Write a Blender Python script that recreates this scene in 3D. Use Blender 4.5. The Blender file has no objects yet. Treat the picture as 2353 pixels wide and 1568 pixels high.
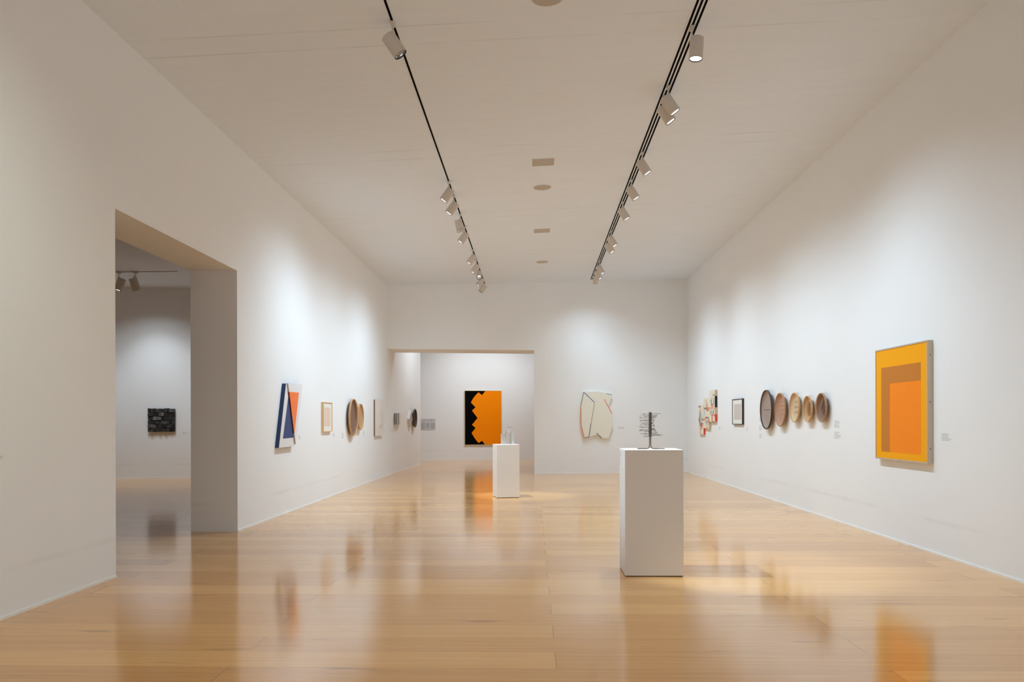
import bpy, math, random
from mathutils import Vector, Matrix
R = math.radians
rnd = random.Random(7)
C = bpy.context.scene.collection

# ------------------------------------------------------------------ camera, world, exposure
F, CX, CY, EYE = 1850.0, 1176.5, 968.4, 1.4
YAW, ROLL = 0.0261, 0.0024
cam_d = bpy.data.cameras.new('camera')
cam_d.sensor_width = 36.0
cam_d.lens = F / 2353 * 36.0
cam_d.shift_y = (CY - 784) / 2353
cam_d.clip_start = 0.05
cam = bpy.data.objects.new('camera', cam_d)
C.objects.link(cam)
cam.matrix_world = Matrix.Translation((0, 0, EYE)) @ Matrix.Rotation(YAW, 4, 'Z') @ Matrix.Rotation(math.pi / 2, 4, 'X') @ Matrix.Rotation(-ROLL, 4, 'Z')
bpy.context.scene.camera = cam
world = bpy.data.worlds.new('world')
bpy.context.scene.world = world
world.use_nodes = True
world.node_tree.nodes['Background'].inputs[0].default_value = (0.86, 0.93, 1.0, 1)
world.node_tree.nodes['Background'].inputs[1].default_value = 1.1      # cool fill through an opening added in the wall behind the camera
vs = bpy.context.scene.view_settings
vs.view_transform = 'Standard'
vs.look = 'None'
vs.gamma = 1
vs.use_curve_mapping = False
vs.exposure = 0.42
SPOT_W = 28.0
FLOOD_W = 110.0
SPOT_COL = (0.735, 0.94, 1.11)
cyc = bpy.context.scene.cycles
cyc.max_bounces = 16
cyc.diffuse_bounces = 12
cyc.glossy_bounces = 6

# ------------------------------------------------------------------ the hall in metres (x right, y down the hall, z up)
XL, XR = -3.767, 4.196                     # side walls
HL, HR = EYE + 3.5295, EYE + 3.8463        # ceiling height at the left and the right wall
DL, DR = 20.745, 22.046                    # the end wall stands a little askew
NEAR = -4.0


def ray(px, py):
    u0, w0 = (px - CX) / F, (py - CY) / F
    c, s = math.cos(ROLL), math.sin(ROLL)
    u, v = u0 * c - w0 * s, u0 * s + w0 * c
    c, s = math.cos(YAW), math.sin(YAW)
    return Vector((u * c - s, u * s + c, -v))


def hit(px, py, p0, n):
    """where a measured sight line meets the plane through p0 with normal n"""
    d = ray(px, py)
    o = Vector((0, 0, EYE))
    t = (Vector(p0) - o).dot(n) / d.dot(n)
    return o + d * t


def on_x(px, py, x): return hit(px, py, (x, 0, 0), Vector((1, 0, 0)))
def on_y(px, py, y): return hit(px, py, (0, y, 0), Vector((0, 1, 0)))
def on_z(px, py, z): return hit(px, py, (0, 0, z), Vector((0, 0, 1)))
def ceil_z(x): return HL + (HR - HL) * (x - XL) / (XR - XL)


def on_ceiling(px, py):
    n = Vector((-(HR - HL) / (XR - XL), 0, 1))
    return hit(px, py, (XL, 0, HL), n)


class Plane:
    """a vertical wall plane through two floor points; at(px, py, off) lies off metres in front of it"""
    def __init__(s, a, b):
        s.a, s.b = Vector((a[0], a[1], 0)), Vector((b[0], b[1], 0))
        d = (s.b - s.a).normalized()
        s.d = d
        s.n = Vector((d.y, -d.x, 0))         # towards the viewer
    def at(s, px, py, off=0.0): return hit(px, py, s.a + s.n * off, s.n)
    def y(s, x): return s.a.y + (x - s.a.x) * s.d.y / s.d.x


class XPlane:
    def __init__(s, x, sign): s.x, s.n = x, Vector((sign, 0, 0))
    def at(s, px, py, off=0.0): return on_x(px, py, s.x + s.n.x * off)


WL, WR = XPlane(XL, 1), XPlane(XR, -1)
WB = Plane((XL, DL), (XR, DR))
_a, _b = on_z(967, 1058.5, 0), on_z(1228, 1055.5, 0)
WF = Plane(_a, _b)                          # far room end wall
_a, _b = on_z(267, 1101, 0), on_z(439, 1099.2, 0)
WS = Plane(_a, _b)                          # side room end wall

# ------------------------------------------------------------------ materials
def lin(c):
    return tuple(((v / 255) / 12.92 if v / 255 <= 0.04045 else ((v / 255 + 0.055) / 1.055) ** 2.4) for v in c) + (1,)


def new_mat(name):
    m = bpy.data.materials.new(name)
    m.use_nodes = True
    nt = m.node_tree
    return m, nt, nt.nodes['Principled BSDF']


def N(nt, t, **kw):
    n = nt.nodes.new(t)
    for k, v in kw.items():
        setattr(n, k, v)
    return n


def MATH(nt, op, a, b=None, c=None):
    n = nt.nodes.new('ShaderNodeMath')
    n.operation = op
    for i, v in enumerate((a, b, c)):
        if v is None: continue
        if isinstance(v, (int, float)): n.inputs[i].default_value = v
        else: nt.links.new(v, n.inputs[i])
    return n.outputs[0]


def MIX(nt, fac, a, b, blend='MIX'):
    n = nt.nodes.new('ShaderNodeMix')
    n.data_type = 'RGBA'
    n.blend_type = blend
    for sock, v in ((n.inputs[0], fac), (n.inputs[6], a), (n.inputs[7], b)):
        if hasattr(v, 'node'): nt.links.new(v, sock)
        else: sock.default_value = v
    return n.outputs[2]


def paint(name, rgb, rough=0.6, var=0.04, scale=30, metal=0.0, bump=0.0, bscale=200, spec=0.5):
    m, nt, b = new_mat(name)
    tc = N(nt, 'ShaderNodeTexCoord')
    no = N(nt, 'ShaderNodeTexNoise')
    no.inputs['Scale'].default_value = scale
    nt.links.new(tc.outputs['Object'], no.inputs['Vector'])
    c = lin(rgb)
    d = tuple(v * (1 - var) for v in c[:3]) + (1,)
    l = tuple(min(1, v * (1 + var)) for v in c[:3]) + (1,)
    nt.links.new(MIX(nt, no.outputs['Fac'], d, l), b.inputs['Base Color'])
    b.inputs['Roughness'].default_value = rough
    b.inputs['Metallic'].default_value = metal
    b.inputs['Specular IOR Level'].default_value = spec
    if bump:
        n2 = N(nt, 'ShaderNodeTexNoise')
        n2.inputs['Scale'].default_value = bscale
        nt.links.new(tc.outputs['Object'], n2.inputs['Vector'])
        bp = N(nt, 'ShaderNodeBump')
        bp.inputs['Strength'].default_value = bump
        bp.inputs['Distance'].default_value = 0.002
        nt.links.new(n2.outputs['Fac'], bp.inputs['Height'])
        nt.links.new(bp.outputs['Normal'], b.inputs['Normal'])
    return m


def wall_mat():
    m, nt, b = new_mat('white_wall_paint')
    tc = N(nt, 'ShaderNodeTexCoord')
    geo = N(nt, 'ShaderNodeNewGeometry')
    sep = N(nt, 'ShaderNodeSeparateXYZ')
    nt.links.new(geo.outputs['Position'], sep.inputs[0])
    n1 = N(nt, 'ShaderNodeTexNoise')
    n1.inputs['Scale'].default_value = 0.9
    n1.inputs['Detail'].default_value = 4
    nt.links.new(geo.outputs['Position'], n1.inputs['Vector'])
    base = MIX(nt, n1.outputs['Fac'], lin((235, 238, 240)), lin((239, 242, 244)))
    # faint scuff line low on the wall, broken up by noise
    dz = MATH(nt, 'ABSOLUTE', MATH(nt, 'SUBTRACT', sep.outputs[2], 0.345))
    ln = MATH(nt, 'SUBTRACT', 1.0, MATH(nt, 'MULTIPLY', dz, 28.0))
    ln = MATH(nt, 'MAXIMUM', ln, 0.0)
    n2 = N(nt, 'ShaderNodeTexNoise')
    n2.inputs['Scale'].default_value = 1.3
    nt.links.new(geo.outputs['Position'], n2.inputs['Vector'])
    k = MATH(nt, 'MAXIMUM', MATH(nt, 'SUBTRACT', n2.outputs['Fac'], 0.42), 0.0)
    fac = MATH(nt, 'MULTIPLY', MATH(nt, 'MULTIPLY', ln, k), 0.55)
    nt.links.new(MIX(nt, fac, base, lin((178, 172, 166))), b.inputs['Base Color'])
    b.inputs['Roughness'].default_value = 0.85
    b.inputs['Specular IOR Level'].default_value = 0.2
    n3 = N(nt, 'ShaderNodeTexNoise')
    n3.inputs['Scale'].default_value = 9
    n3.inputs['Detail'].default_value = 6
    nt.links.new(geo.outputs['Position'], n3.inputs['Vector'])
    bp = N(nt, 'ShaderNodeBump')
    bp.inputs['Strength'].default_value = 0.12
    bp.inputs['Distance'].default_value = 0.006
    nt.links.new(n3.outputs['Fac'], bp.inputs['Height'])
    nt.links.new(bp.outputs['Normal'], b.inputs['Normal'])
    return m


def ceiling_mat():
    m, nt, b = new_mat('painted_concrete_ceiling')
    geo = N(nt, 'ShaderNodeNewGeometry')
    mp = N(nt, 'ShaderNodeMapping')
    mp.inputs['Scale'].default_value = (0.5, 3.0, 1)
    nt.links.new(geo.outputs['Position'], mp.inputs['Vector'])
    sep = N(nt, 'ShaderNodeSeparateXYZ')
    nt.links.new(geo.outputs['Position'], sep.inputs[0])
    n1 = N(nt, 'ShaderNodeTexNoise')
    n1.inputs['Scale'].default_value = 3.0
    n1.inputs['Detail'].default_value = 8
    nt.links.new(mp.outputs[0], n1.inputs['Vector'])
    base = MIX(nt, n1.outputs['Fac'], lin((224, 234, 245)), lin((231, 240, 250)))
    lines = None
    wob = MATH(nt, 'MULTIPLY', MATH(nt, 'SUBTRACT', n1.outputs['Fac'], 0.5), 0.03)
    for ph in (7.37, 7.72):
        yy = MATH(nt, 'ADD', MATH(nt, 'SUBTRACT', sep.outputs[1], ph - 33.2), wob)
        md = MATH(nt, 'MODULO', yy, 3.32)
        md = MATH(nt, 'MINIMUM', md, MATH(nt, 'SUBTRACT', 3.32, md))
        l = MATH(nt, 'MAXIMUM', MATH(nt, 'SUBTRACT', 1.0, MATH(nt, 'MULTIPLY', md, 55.0)), 0.0)
        lines = l if lines is None else MATH(nt, 'MAXIMUM', lines, l)
    n2 = N(nt, 'ShaderNodeTexNoise')
    n2.inputs['Scale'].default_value = 1.1
    nt.links.new(geo.outputs['Position'], n2.inputs['Vector'])
    k = MATH(nt, 'MULTIPLY', lines, MATH(nt, 'MULTIPLY', MATH(nt, 'MAXIMUM', MATH(nt, 'SUBTRACT', n2.outputs['Fac'], 0.42), 0), 0.9))
    nt.links.new(MIX(nt, k, base, lin((150, 142, 132))), b.inputs['Base Color'])
    b.inputs['Roughness'].default_value = 0.95
    b.inputs['Specular IOR Level'].default_value = 0.1
    n3 = N(nt, 'ShaderNodeTexNoise')
    n3.inputs['Scale'].default_value = 14
    n3.inputs['Detail'].default_value = 8
    nt.links.new(mp.outputs[0], n3.inputs['Vector'])
    h = MATH(nt, 'SUBTRACT', n3.outputs['Fac'], MATH(nt, 'MULTIPLY', lines, 0.15))
    bp = N(nt, 'ShaderNodeBump')
    bp.inputs['Strength'].default_value = 0.34
    bp.inputs['Distance'].default_value = 0.008
    nt.links.new(h, bp.inputs['Height'])
    nt.links.new(bp.outputs['Normal'], b.inputs['Normal'])
    return m


def floor_mat():
    PW, PL = 0.322, 3.74
    m, nt, b = new_mat('varnished_wood_planks')
    geo = N(nt, 'ShaderNodeNewGeometry')
    sep = N(nt, 'ShaderNodeSeparateXYZ')
    nt.links.new(geo.outputs['Position'], sep.inputs[0])
    X, Y = sep.outputs[0], sep.outputs[1]
    v = MATH(nt, 'DIVIDE', MATH(nt, 'ADD', Y, -4.555 + PW * 40), PW)
    row = MATH(nt, 'FLOOR', v)
    fy = MATH(nt, 'SUBTRACT', v, row)
    par = MATH(nt, 'MODULO', row, 2.0)
    u = MATH(nt, 'ADD', MATH(nt, 'DIVIDE', MATH(nt, 'ADD', X, -0.13 + PL * 10), PL), MATH(nt, 'MULTIPLY', par, 0.5))
    col = MATH(nt, 'FLOOR', u)
    fx = MATH(nt, 'SUBTRACT', u, col)
    comb = N(nt, 'ShaderNodeCombineXYZ')
    nt.links.new(row, comb.inputs[0]); nt.links.new(col, comb.inputs[1])
    wn = N(nt, 'ShaderNodeTexWhiteNoise', noise_dimensions='2D')
    nt.links.new(comb.outputs[0], wn.inputs['Vector'])
    # grain
    cg = N(nt, 'ShaderNodeCombineXYZ')
    nt.links.new(MATH(nt, 'MULTIPLY', X, 0.55), cg.inputs[0])
    nt.links.new(MATH(nt, 'MULTIPLY', Y, 19.0), cg.inputs[1])
    nt.links.new(MATH(nt, 'MULTIPLY', wn.outputs['Value'], 37.0), cg.inputs[2])
    g1 = N(nt, 'ShaderNodeTexNoise')
    g1.inputs['Scale'].default_value = 1.6
    g1.inputs['Detail'].default_value = 7
    g1.inputs['Roughness'].default_value = 0.62
    g1.inputs['Distortion'].default_value = 0.35
    nt.links.new(cg.outputs[0], g1.inputs['Vector'])
    cg2 = N(nt, 'ShaderNodeCombineXYZ')
    nt.links.new(MATH(nt, 'MULTIPLY', X, 1.6), cg2.inputs[0])
    nt.links.new(MATH(nt, 'MULTIPLY', Y, 14.0), cg2.inputs[1])
    nt.links.new(MATH(nt, 'MULTIPLY', wn.outputs['Value'], 11.0), cg2.inputs[2])
    g2 = N(nt, 'ShaderNodeTexNoise')
    g2.inputs['Scale'].default_value = 1.0
    g2.inputs['Detail'].default_value = 2
    nt.links.new(cg2.outputs[0], g2.inputs['Vector'])
    tone = MATH(nt, 'ADD', MATH(nt, 'MULTIPLY', wn.outputs['Value'], 0.42), MATH(nt, 'MULTIPLY', g1.outputs['Fac'], 0.72))
    ramp = N(nt, 'ShaderNodeValToRGB')
    nt.links.new(tone, ramp.inputs[0])
    e = ramp.color_ramp.elements
    e[0].position = 0.15; e[0].color = lin((188, 132, 72))
    e[1].position = 0.95; e[1].color = lin((234, 182, 112))
    e2 = ramp.color_ramp.elements.new(0.55); e2.color = lin((216, 160, 92))
    # dark short streaks and knots
    st = MATH(nt, 'MULTIPLY', MATH(nt, 'MAXIMUM', MATH(nt, 'SUBTRACT', g2.outputs['Fac'], 0.66), 0), 4.5)
    c1 = MIX(nt, st, ramp.outputs[0], lin((118, 78, 44)))
    # gaps
    ey = MATH(nt, 'MINIMUM', fy, MATH(nt, 'SUBTRACT', 1.0, fy))
    ex = MATH(nt, 'MINIMUM', fx, MATH(nt, 'SUBTRACT', 1.0, fx))
    gy = MATH(nt, 'LESS_THAN', MATH(nt, 'MULTIPLY', ey, PW), 0.0022)
    gx = MATH(nt, 'LESS_THAN', MATH(nt, 'MULTIPLY', ex, PL), 0.0030)
    rowf = MATH(nt, 'MULTIPLY', gy, MATH(nt, 'MULTIPLY', g1.outputs['Fac'], 0.75))
    gap = MATH(nt, 'MAXIMUM', rowf, MATH(nt, 'MULTIPLY', gx, 0.5))
    nt.links.new(MIX(nt, gap, c1, lin((110, 72, 42))), b.inputs['Base Color'])
    # gloss
    ng = N(nt, 'ShaderNodeTexNoise')
    ng.inputs['Scale'].default_value = 1.2
    ng.inputs['Detail'].default_value = 5
    nt.links.new(geo.outputs['Position'], ng.inputs['Vector'])
    rg = MATH(nt, 'ADD', 0.08, MATH(nt, 'MULTIPLY', ng.outputs['Fac'], 0.08))
    nt.links.new(rg, b.inputs['Roughness'])
    b.inputs['IOR'].default_value = 1.66
    b.inputs['Specular IOR Level'].default_value = 0.8
    # bump: plank cupping and fine grain running across the hall
    cup = MATH(nt, 'MULTIPLY', MATH(nt, 'MULTIPLY', fy, MATH(nt, 'SUBTRACT', 1.0, fy)), 0.5)
    hgt = MATH(nt, 'ADD', MATH(nt, 'MULTIPLY', g1.outputs['Fac'], 0.5), cup)
    hgt = MATH(nt, 'SUBTRACT', hgt, MATH(nt, 'MULTIPLY', gap, 0.15))
    bp = N(nt, 'ShaderNodeBump')
    bp.inputs['Strength'].default_value = 0.35
    bp.inputs['Distance'].default_value = 0.0016
    nt.links.new(hgt, bp.inputs['Height'])
    nt.links.new(bp.outputs['Normal'], b.inputs['Normal'])
    return m


def weave_mat(name, c1, c2, su, sv, lattice=None):
    """woven cane: an over-under checker in the tray's own x/z plane"""
    m, nt, b = new_mat(name)
    tc = N(nt, 'ShaderNodeTexCoord')
    sep = N(nt, 'ShaderNodeSeparateXYZ')
    nt.links.new(tc.outputs['Object'], sep.inputs[0])
    U, V = MATH(nt, 'MULTIPLY', sep.outputs[0], su), MATH(nt, 'MULTIPLY', sep.outputs[1], sv)
    wa = MATH(nt, 'SINE', MATH(nt, 'MULTIPLY', U, math.pi))
    wb = MATH(nt, 'SINE', MATH(nt, 'MULTIPLY', V, math.pi))
    w = MATH(nt, 'ADD', MATH(nt, 'MULTIPLY', MATH(nt, 'MULTIPLY', wa, wb), 0.5), 0.5)
    no = N(nt, 'ShaderNodeTexNoise')
    no.inputs['Scale'].default_value = 22
    nt.links.new(tc.outputs['Object'], no.inputs['Vector'])
    f = MATH(nt, 'ADD', MATH(nt, 'MULTIPLY', w, 0.7), MATH(nt, 'MULTIPLY', no.outputs['Fac'], 0.4))
    nt.links.new(MIX(nt, f, lin(c1), lin(c2)), b.inputs['Base Color'])
    b.inputs['Roughness'].default_value = 0.6
    bp = N(nt, 'ShaderNodeBump')
    bp.inputs['Strength'].default_value = 0.6
    bp.inputs['Distance'].default_value = 0.003
    nt.links.new(w, bp.inputs['Height'])
    nt.links.new(bp.outputs['Normal'], b.inputs['Normal'])
    return m


def glow_mat(name, col, strength):
    m, nt, b = new_mat(name)
    b.inputs['Base Color'].default_value = (0.8, 0.8, 0.8, 1)
    b.inputs['Emission Color'].default_value = col + (1,)
    b.inputs['Emission Strength'].default_value = strength
    return m


M_wall, M_ceil, M_floor = wall_mat(), ceiling_mat(), floor_mat()
M_base = paint('baseboard_white', (240, 243, 242), 0.4)
M_ped = paint('plinth_paint', (226, 222, 217), 0.7, 0.02, 3)
M_lampbody = paint('spot_housing', (205, 199, 190), 0.55, 0.02)
M_black = paint('track_black', (6, 6, 6), 0.9, spec=0.05)
M_dark = paint('lens_ring_dark', (30, 28, 26), 0.4)
M_chrome = paint('reflector', (225, 225, 225), 0.18, 0.01, metal=1.0)
M_glow = glow_mat('lamp_glow', (1.0, 0.98, 0.95), 9.0)
M_dim = glow_mat('lamp_dim', (1.0, 0.97, 0.92), 0.6)
M_label = paint('label_text_grey', (176, 173, 168), 0.8)
M_hatch = paint('hatch_grey', (186, 179, 169), 0.9, 0.03, 8)

# ------------------------------------------------------------------ mesh helpers
class MB:
    def __init__(s): s.v, s.f, s.m, s.sm = [], [], [], []
    def add(s, vs_, fs, mi=0, smooth=False):
        o = len(s.v)
        s.v += [Vector(p) for p in vs_]
        for f in fs:
            s.f.append(tuple(i + o for i in f)); s.m.append(mi); s.sm.append(smooth)
        return s
    def box(s, a, b, mi=0):
        x0, x1 = sorted((a[0], b[0])); y0, y1 = sorted((a[1], b[1])); z0, z1 = sorted((a[2], b[2]))
        return s.hexa([(x0, y0, z0), (x1, y0, z0), (x1, y1, z0), (x0, y1, z0)], [(x0, y0, z1), (x1, y0, z1), (x1, y1, z1), (x0, y1, z1)], mi)
    def hexa(s, lo, hi, mi=0):
        n = len(lo)
        fs = [tuple(reversed(range(n))), tuple(range(n, 2 * n))] + [(i, (i + 1) % n, n + (i + 1) % n, n + i) for i in range(n)]
        return s.add(list(lo) + list(hi), fs, mi)
    def prism(s, poly, vec, mi=0, side=None, back=True):
        """polygon pushed along vec; poly is the front face"""
        vec = Vector(vec)
        n = len(poly)
        poly = [Vector(p) for p in poly]
        nrm = Vector((0, 0, 0))
        for i in range(n):
            nrm += poly[i].cross(poly[(i + 1) % n])
        if nrm.dot(vec) > 0: poly.reverse()
        sm = mi if side is None else side
        s.add(poly, [tuple(range(n))], mi)
        b = [p + vec for p in poly]
        s.add(poly + b, [(i, n + i, n + (i + 1) % n, (i + 1) % n) for i in range(n)] , sm)
        if back: s.add(b, [tuple(reversed(range(n)))], sm)
        return s
    def tube(s, pts, r, mi=0, seg=8, closed=False, caps=True):
        pts = [Vector(p) for p in pts]
        n = len(pts)
        rings = []
        up = None
        for i, p in enumerate(pts):
            if closed: t = pts[(i + 1) % n] - pts[i - 1]
            else: t = pts[min(i + 1, n - 1)] - pts[max(i - 1, 0)]
            t.normalize()
            if up is None:
                up = t.orthogonal().normalized()
            else:
                up = (up - t * up.dot(t)).normalized()
            w = t.cross(up)
            rr = r[i] if isinstance(r, (list, tuple)) else r
            rings.append([p + (up * math.cos(2 * math.pi * k / seg) + w * math.sin(2 * math.pi * k / seg)) * rr for k in range(seg)])
        vs_ = [q for ring in rings for q in ring]
        fs = []
        for i in range(n if closed else n - 1):
            a, b_ = i * seg, ((i + 1) % n) * seg
            fs += [(a + k, a + (k + 1) % seg, b_ + (k + 1) % seg, b_ + k) for k in range(seg)]
        s.add(vs_, fs, mi, True)
        if caps and not closed:
            s.add(rings[0], [tuple(reversed(range(seg)))], mi)
            s.add(rings[-1], [tuple(range(seg))], mi)
        return s
    def lathe(s, prof, mi=0, seg=40, smooth=True, M=None):
        """prof: (radius, z) pairs turned about z"""
        vs_ = []
        for r_, z in prof:
            for k in range(seg):
                a = 2 * math.pi * k / seg
                vs_.append(Vector((r_ * math.cos(a), r_ * math.sin(a), z)))
        if M is not None: vs_ = [M @ q for q in vs_]
        fs = []
        for i in range(len(prof) - 1):
            a, b_ = i * seg, (i + 1) * seg
            fs += [(a + k, a + (k + 1) % seg, b_ + (k + 1) % seg, b_ + k) for k in range(seg)]
        return s.add(vs_, fs, mi, smooth)


def obj(name, mb, mats, parent=None, org=None, bevel=0.0, props=None):
    """links one mesh; its vertices are given in hall coordinates"""
    if not isinstance(mats, (list, tuple)): mats = [mats]
    o0 = Vector(org) if org is not None else (abs_loc(parent) if parent else Vector((0, 0, 0)))
    me = bpy.data.meshes.new(name)
    me.from_pydata([tuple(p - o0) for p in mb.v], [], mb.f)
    for m in mats: me.materials.append(m)
    for p, mi, sm in zip(me.polygons, mb.m, mb.sm):
        p.material_index = mi
        p.use_smooth = sm
    me.update()
    o = bpy.data.objects.new(name, me)
    C.objects.link(o)
    if parent:
        o.parent = parent
        o.location = o0 - abs_loc(parent)
    else:
        o.location = o0
    if bevel:
        b = o.modifiers.new('bevel', 'BEVEL')
        b.width = bevel
        b.segments = 2
        b.limit_method = 'ANGLE'
    return o


def abs_loc(o):
    p = Vector(o.location)
    while o.parent:
        o = o.parent
        p = p + Vector(o.location)
    return p


def tag(o, label, cat, group=None):
    o['label'] = label
    o['category'] = cat
    if group: o['group'] = group
    return o


def thing(name, loc, label, cat, group=None):
    o = bpy.data.objects.new(name, None)
    o.empty_display_size = 0.05
    C.objects.link(o)
    o.location = loc
    return tag(o, label, cat, group)


def struct(name, mb, mat, **kw):
    o = obj(name, mb, mat, **kw)
    o['kind'] = 'structure'
    return o


# ------------------------------------------------------------------ the shell
y_n = on_x(266.5, 1327, XL).y                   # doorway near jamb
_fj = on_z(545.2, 1223, 0)
y_f = on_x(546, 1223, XL).y                     # doorway far jamb
_in = on_y(439, 1224, y_f)
x_i = _in.x                                     # back face of the left wall
top_door = on_y(544.3, 622, y_f).z
y_e = on_x(966.7, 1068, XL).y                   # free end of the left wall
jx = hit(1228, 1089.5, (XL, DL, 0), WB.n)       # right side of the end wall opening
top_open = WB.at(1060, 803.6).z
_q = on_z(904, 810.5, top_open)
T_b = max(0.3, _q.y - WB.y(_q.x))               # thickness of the end wall
FX0, FX1 = -9.0, 7.0                            # far room extents
yS = WS.y(-8)
top_side = WS.at(350, 661).z
YFAR = max(WF.y(FX0), WF.y(FX1)) + 0.3
print('side', WS.at(371, 970), yS, top_side)
print('shell', y_n, y_f, x_i, top_door, y_e, jx, top_open, T_b, yS, top_side, WF.y(0))

fl = MB().box((-14, NEAR - 0.3, -0.2), (FX1 + 0.4, YFAR + 0.3, 0.0))
struct('floor', fl, M_floor)
pe = on_z(966.7, 1068, 0)
yk = WB.y(XL) + T_b                             # the left wall turns slightly inwards beyond the end wall
WL2 = Plane((XL, yk), (pe.x, pe.y))
y_e = yk

w = MB()
w.box((x_i, NEAR - 0.3, 0), (XL, y_n, 5.6))
w.box((x_i, y_n, top_door), (XL, y_f, 5.6))
w.box((x_i, y_f, 0), (XL, y_e, 5.6))
w.hexa([(x_i, yk, 0), (XL, yk, 0), (pe.x, pe.y, 0), (x_i, pe.y, 0)], [(x_i, yk, 5.6), (XL, yk, 5.6), (pe.x, pe.y, 5.6), (x_i, pe.y, 5.6)])
struct('wall_left', w, M_wall)
struct('wall_right', MB().box((XR, NEAR - 0.3, 0), (XR + 0.3, WB.y(XR) + T_b, 5.8)), M_wall)
def along(pl, x, off): return (x - pl.n.x * 0, pl.y(x) - off, 0)
def wallbox(mb, pl, x0, x1, z0, z1, th, front=0.0):
    lo = [(x0, pl.y(x0) - front, z0), (x1, pl.y(x1) - front, z0), (x1, pl.y(x1) + th, z0), (x0, pl.y(x0) + th, z0)]
    hi = [(p[0], p[1], z1) for p in lo]
    return mb.hexa(lo, hi)
wb = MB()
wallbox(wb, WB, XL, jx.x, top_open, 5.6, T_b)
wallbox(wb, WB, jx.x, XR, 0, 5.8, T_b)
struct('wall_back', wb, M_wall)
struct('wall_far', wallbox(MB(), WF, FX0, FX1, 0, 5.6, 0.2), M_wall)
struct('wall_far_right', MB().box((FX1, 20.5, 0), (FX1 + 0.2, YFAR, 5.6)), M_wall)
struct('wall_far_left', MB().box((FX0 - 0.2, yS + 0.3, 0), (FX0, YFAR, 5.6)), M_wall)
mbb = wallbox(MB(), WB, XR + 0.3, FX1, 0, 5.6, T_b)
struct('wall_far_front', mbb, M_wall)
struct('wall_side_back', wallbox(MB(), WS, -13.5, x_i, 0, 5.2, 0.25), M_wall)
struct('wall_side_left', MB().box((-13.7, 1.5, 0), (-13.5, yS + 0.6, 5.2)), M_wall)
struct('wall_side_front', MB().box((-13.5, 1.4, 0), (x_i, 1.6, 5.2)), M_wall)
def slab(x0, x1, y0, y1, zf, th=0.25):
    lo = [(x0, y0, zf(x0)), (x1, y0, zf(x1)), (x1, y1, zf(x1)), (x0, y1, zf(x0))]
    return MB().hexa(lo, [(p[0], p[1], p[2] + th) for p in lo])
struct('wall_front', MB().box((XL, NEAR - 0.2, 0), (-2.6, NEAR, 5.8)).box((3.0, NEAR - 0.2, 0), (XR, NEAR, 5.8)).box((-2.6, NEAR - 0.2, 3.6), (3.0, NEAR, 5.8)), M_wall)  # opening added to let the world's cool fill into the hall
struct('ceiling', slab(XL, XR, NEAR, DR + 0.3, ceil_z), M_ceil)
struct('ceiling_far', slab(FX0, FX1, 19.5, YFAR, lambda x: 5.45, 0.15), M_ceil)
struct('ceiling_side', slab(-13.5, x_i, 1.5, yS + 0.6, lambda x: top_side), M_ceil)

BH, BT = 0.022, 0.008
def strip(name, mb): struct(name, mb, M_base)
strip('baseboard_left', MB().box((XL, NEAR, 0), (XL + BT, y_n, BH)).box((XL, y_f, 0), (XL + BT, y_e, BH)).hexa([(XL, yk, 0), (XL + BT, yk, 0), (pe.x + BT, pe.y, 0), (pe.x, pe.y, 0)], [(XL, yk, BH), (XL + BT, yk, BH), (pe.x + BT, pe.y, BH), (pe.x, pe.y, BH)]))
strip('baseboard_right', MB().box((XR - BT, NEAR, 0), (XR, WB.y(XR), BH)))
strip('baseboard_back', wallbox(MB(), WB, jx.x, XR - BT, 0, BH, 0, BT))
strip('baseboard_far', wallbox(MB(), WF, FX0, FX1, 0, BH * 1.5, 0, BT))
strip('baseboard_side', wallbox(MB(), WS, -13.5, x_i, 0, BH * 1.3, 0, BT))

# ------------------------------------------------------------------ ceiling items
def ceiling_n(): return Vector((-(HR - HL) / (XR - XL), 0, 1)).normalized()
CN = ceiling_n()
for nm, pts, lab in (('access_panel', ((1223, 364.5), (1273.5, 364.5), (1273.5, 381), (1223, 381)), 'square grey ceiling access panel, the nearer and larger looking of two between the tracks'),
                     ('access_panel', ((1226.5, 526), (1264, 526), (1264, 535), (1226.5, 535)), 'square grey ceiling access panel, the farther of two, near the end wall')):
    q = [on_ceiling(*p) for p in pts]
    c = sum(q, Vector()) / 4
    s_ = 0.155
    ring = [c + Vector((sx * s_, sy * s_, (HR - HL) / (XR - XL) * sx * s_)) for sx, sy in ((-1, -1), (1, -1), (1, 1), (-1, 1))]
    o = obj('access_panel', MB().prism([p - CN * 0.004 for p in ring], CN * 0.02), M_hatch, org=c)
    tag(o, lab, 'access panel', 'ceiling access panels')
for (px, py), rr, lab in (((1246, 430.6), 0.142, 'round white ceiling speaker between the two square panels'),
                          ((1245.7, 602), 0.142, 'round white ceiling speaker farthest down the hall, by the end wall'),
                          ((1258, -6), 0.142, 'round white ceiling speaker cut by the top edge of the photo')):
    c = on_ceiling(px, py)
    q = Vector((0, 0, 1)).rotation_difference(CN).to_matrix().to_4x4()
    M_ = Matrix.Translation(c) @ q
    t = thing('ceiling_speaker', c, lab, 'speaker', 'round ceiling speakers')
    obj('rim', MB().lathe([(rr, 0.0), (rr, -0.006), (rr - 0.012, -0.010), (rr - 0.016, -0.006), (rr - 0.016, 0.0)], M=M_), M_lampbody, t)
    obj('grille', MB().lathe([(rr - 0.016, -0.006), (rr * 0.6, -0.013), (rr * 0.25, -0.016), (0.0001, -0.017)], M=M_), M_hatch, t)

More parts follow.
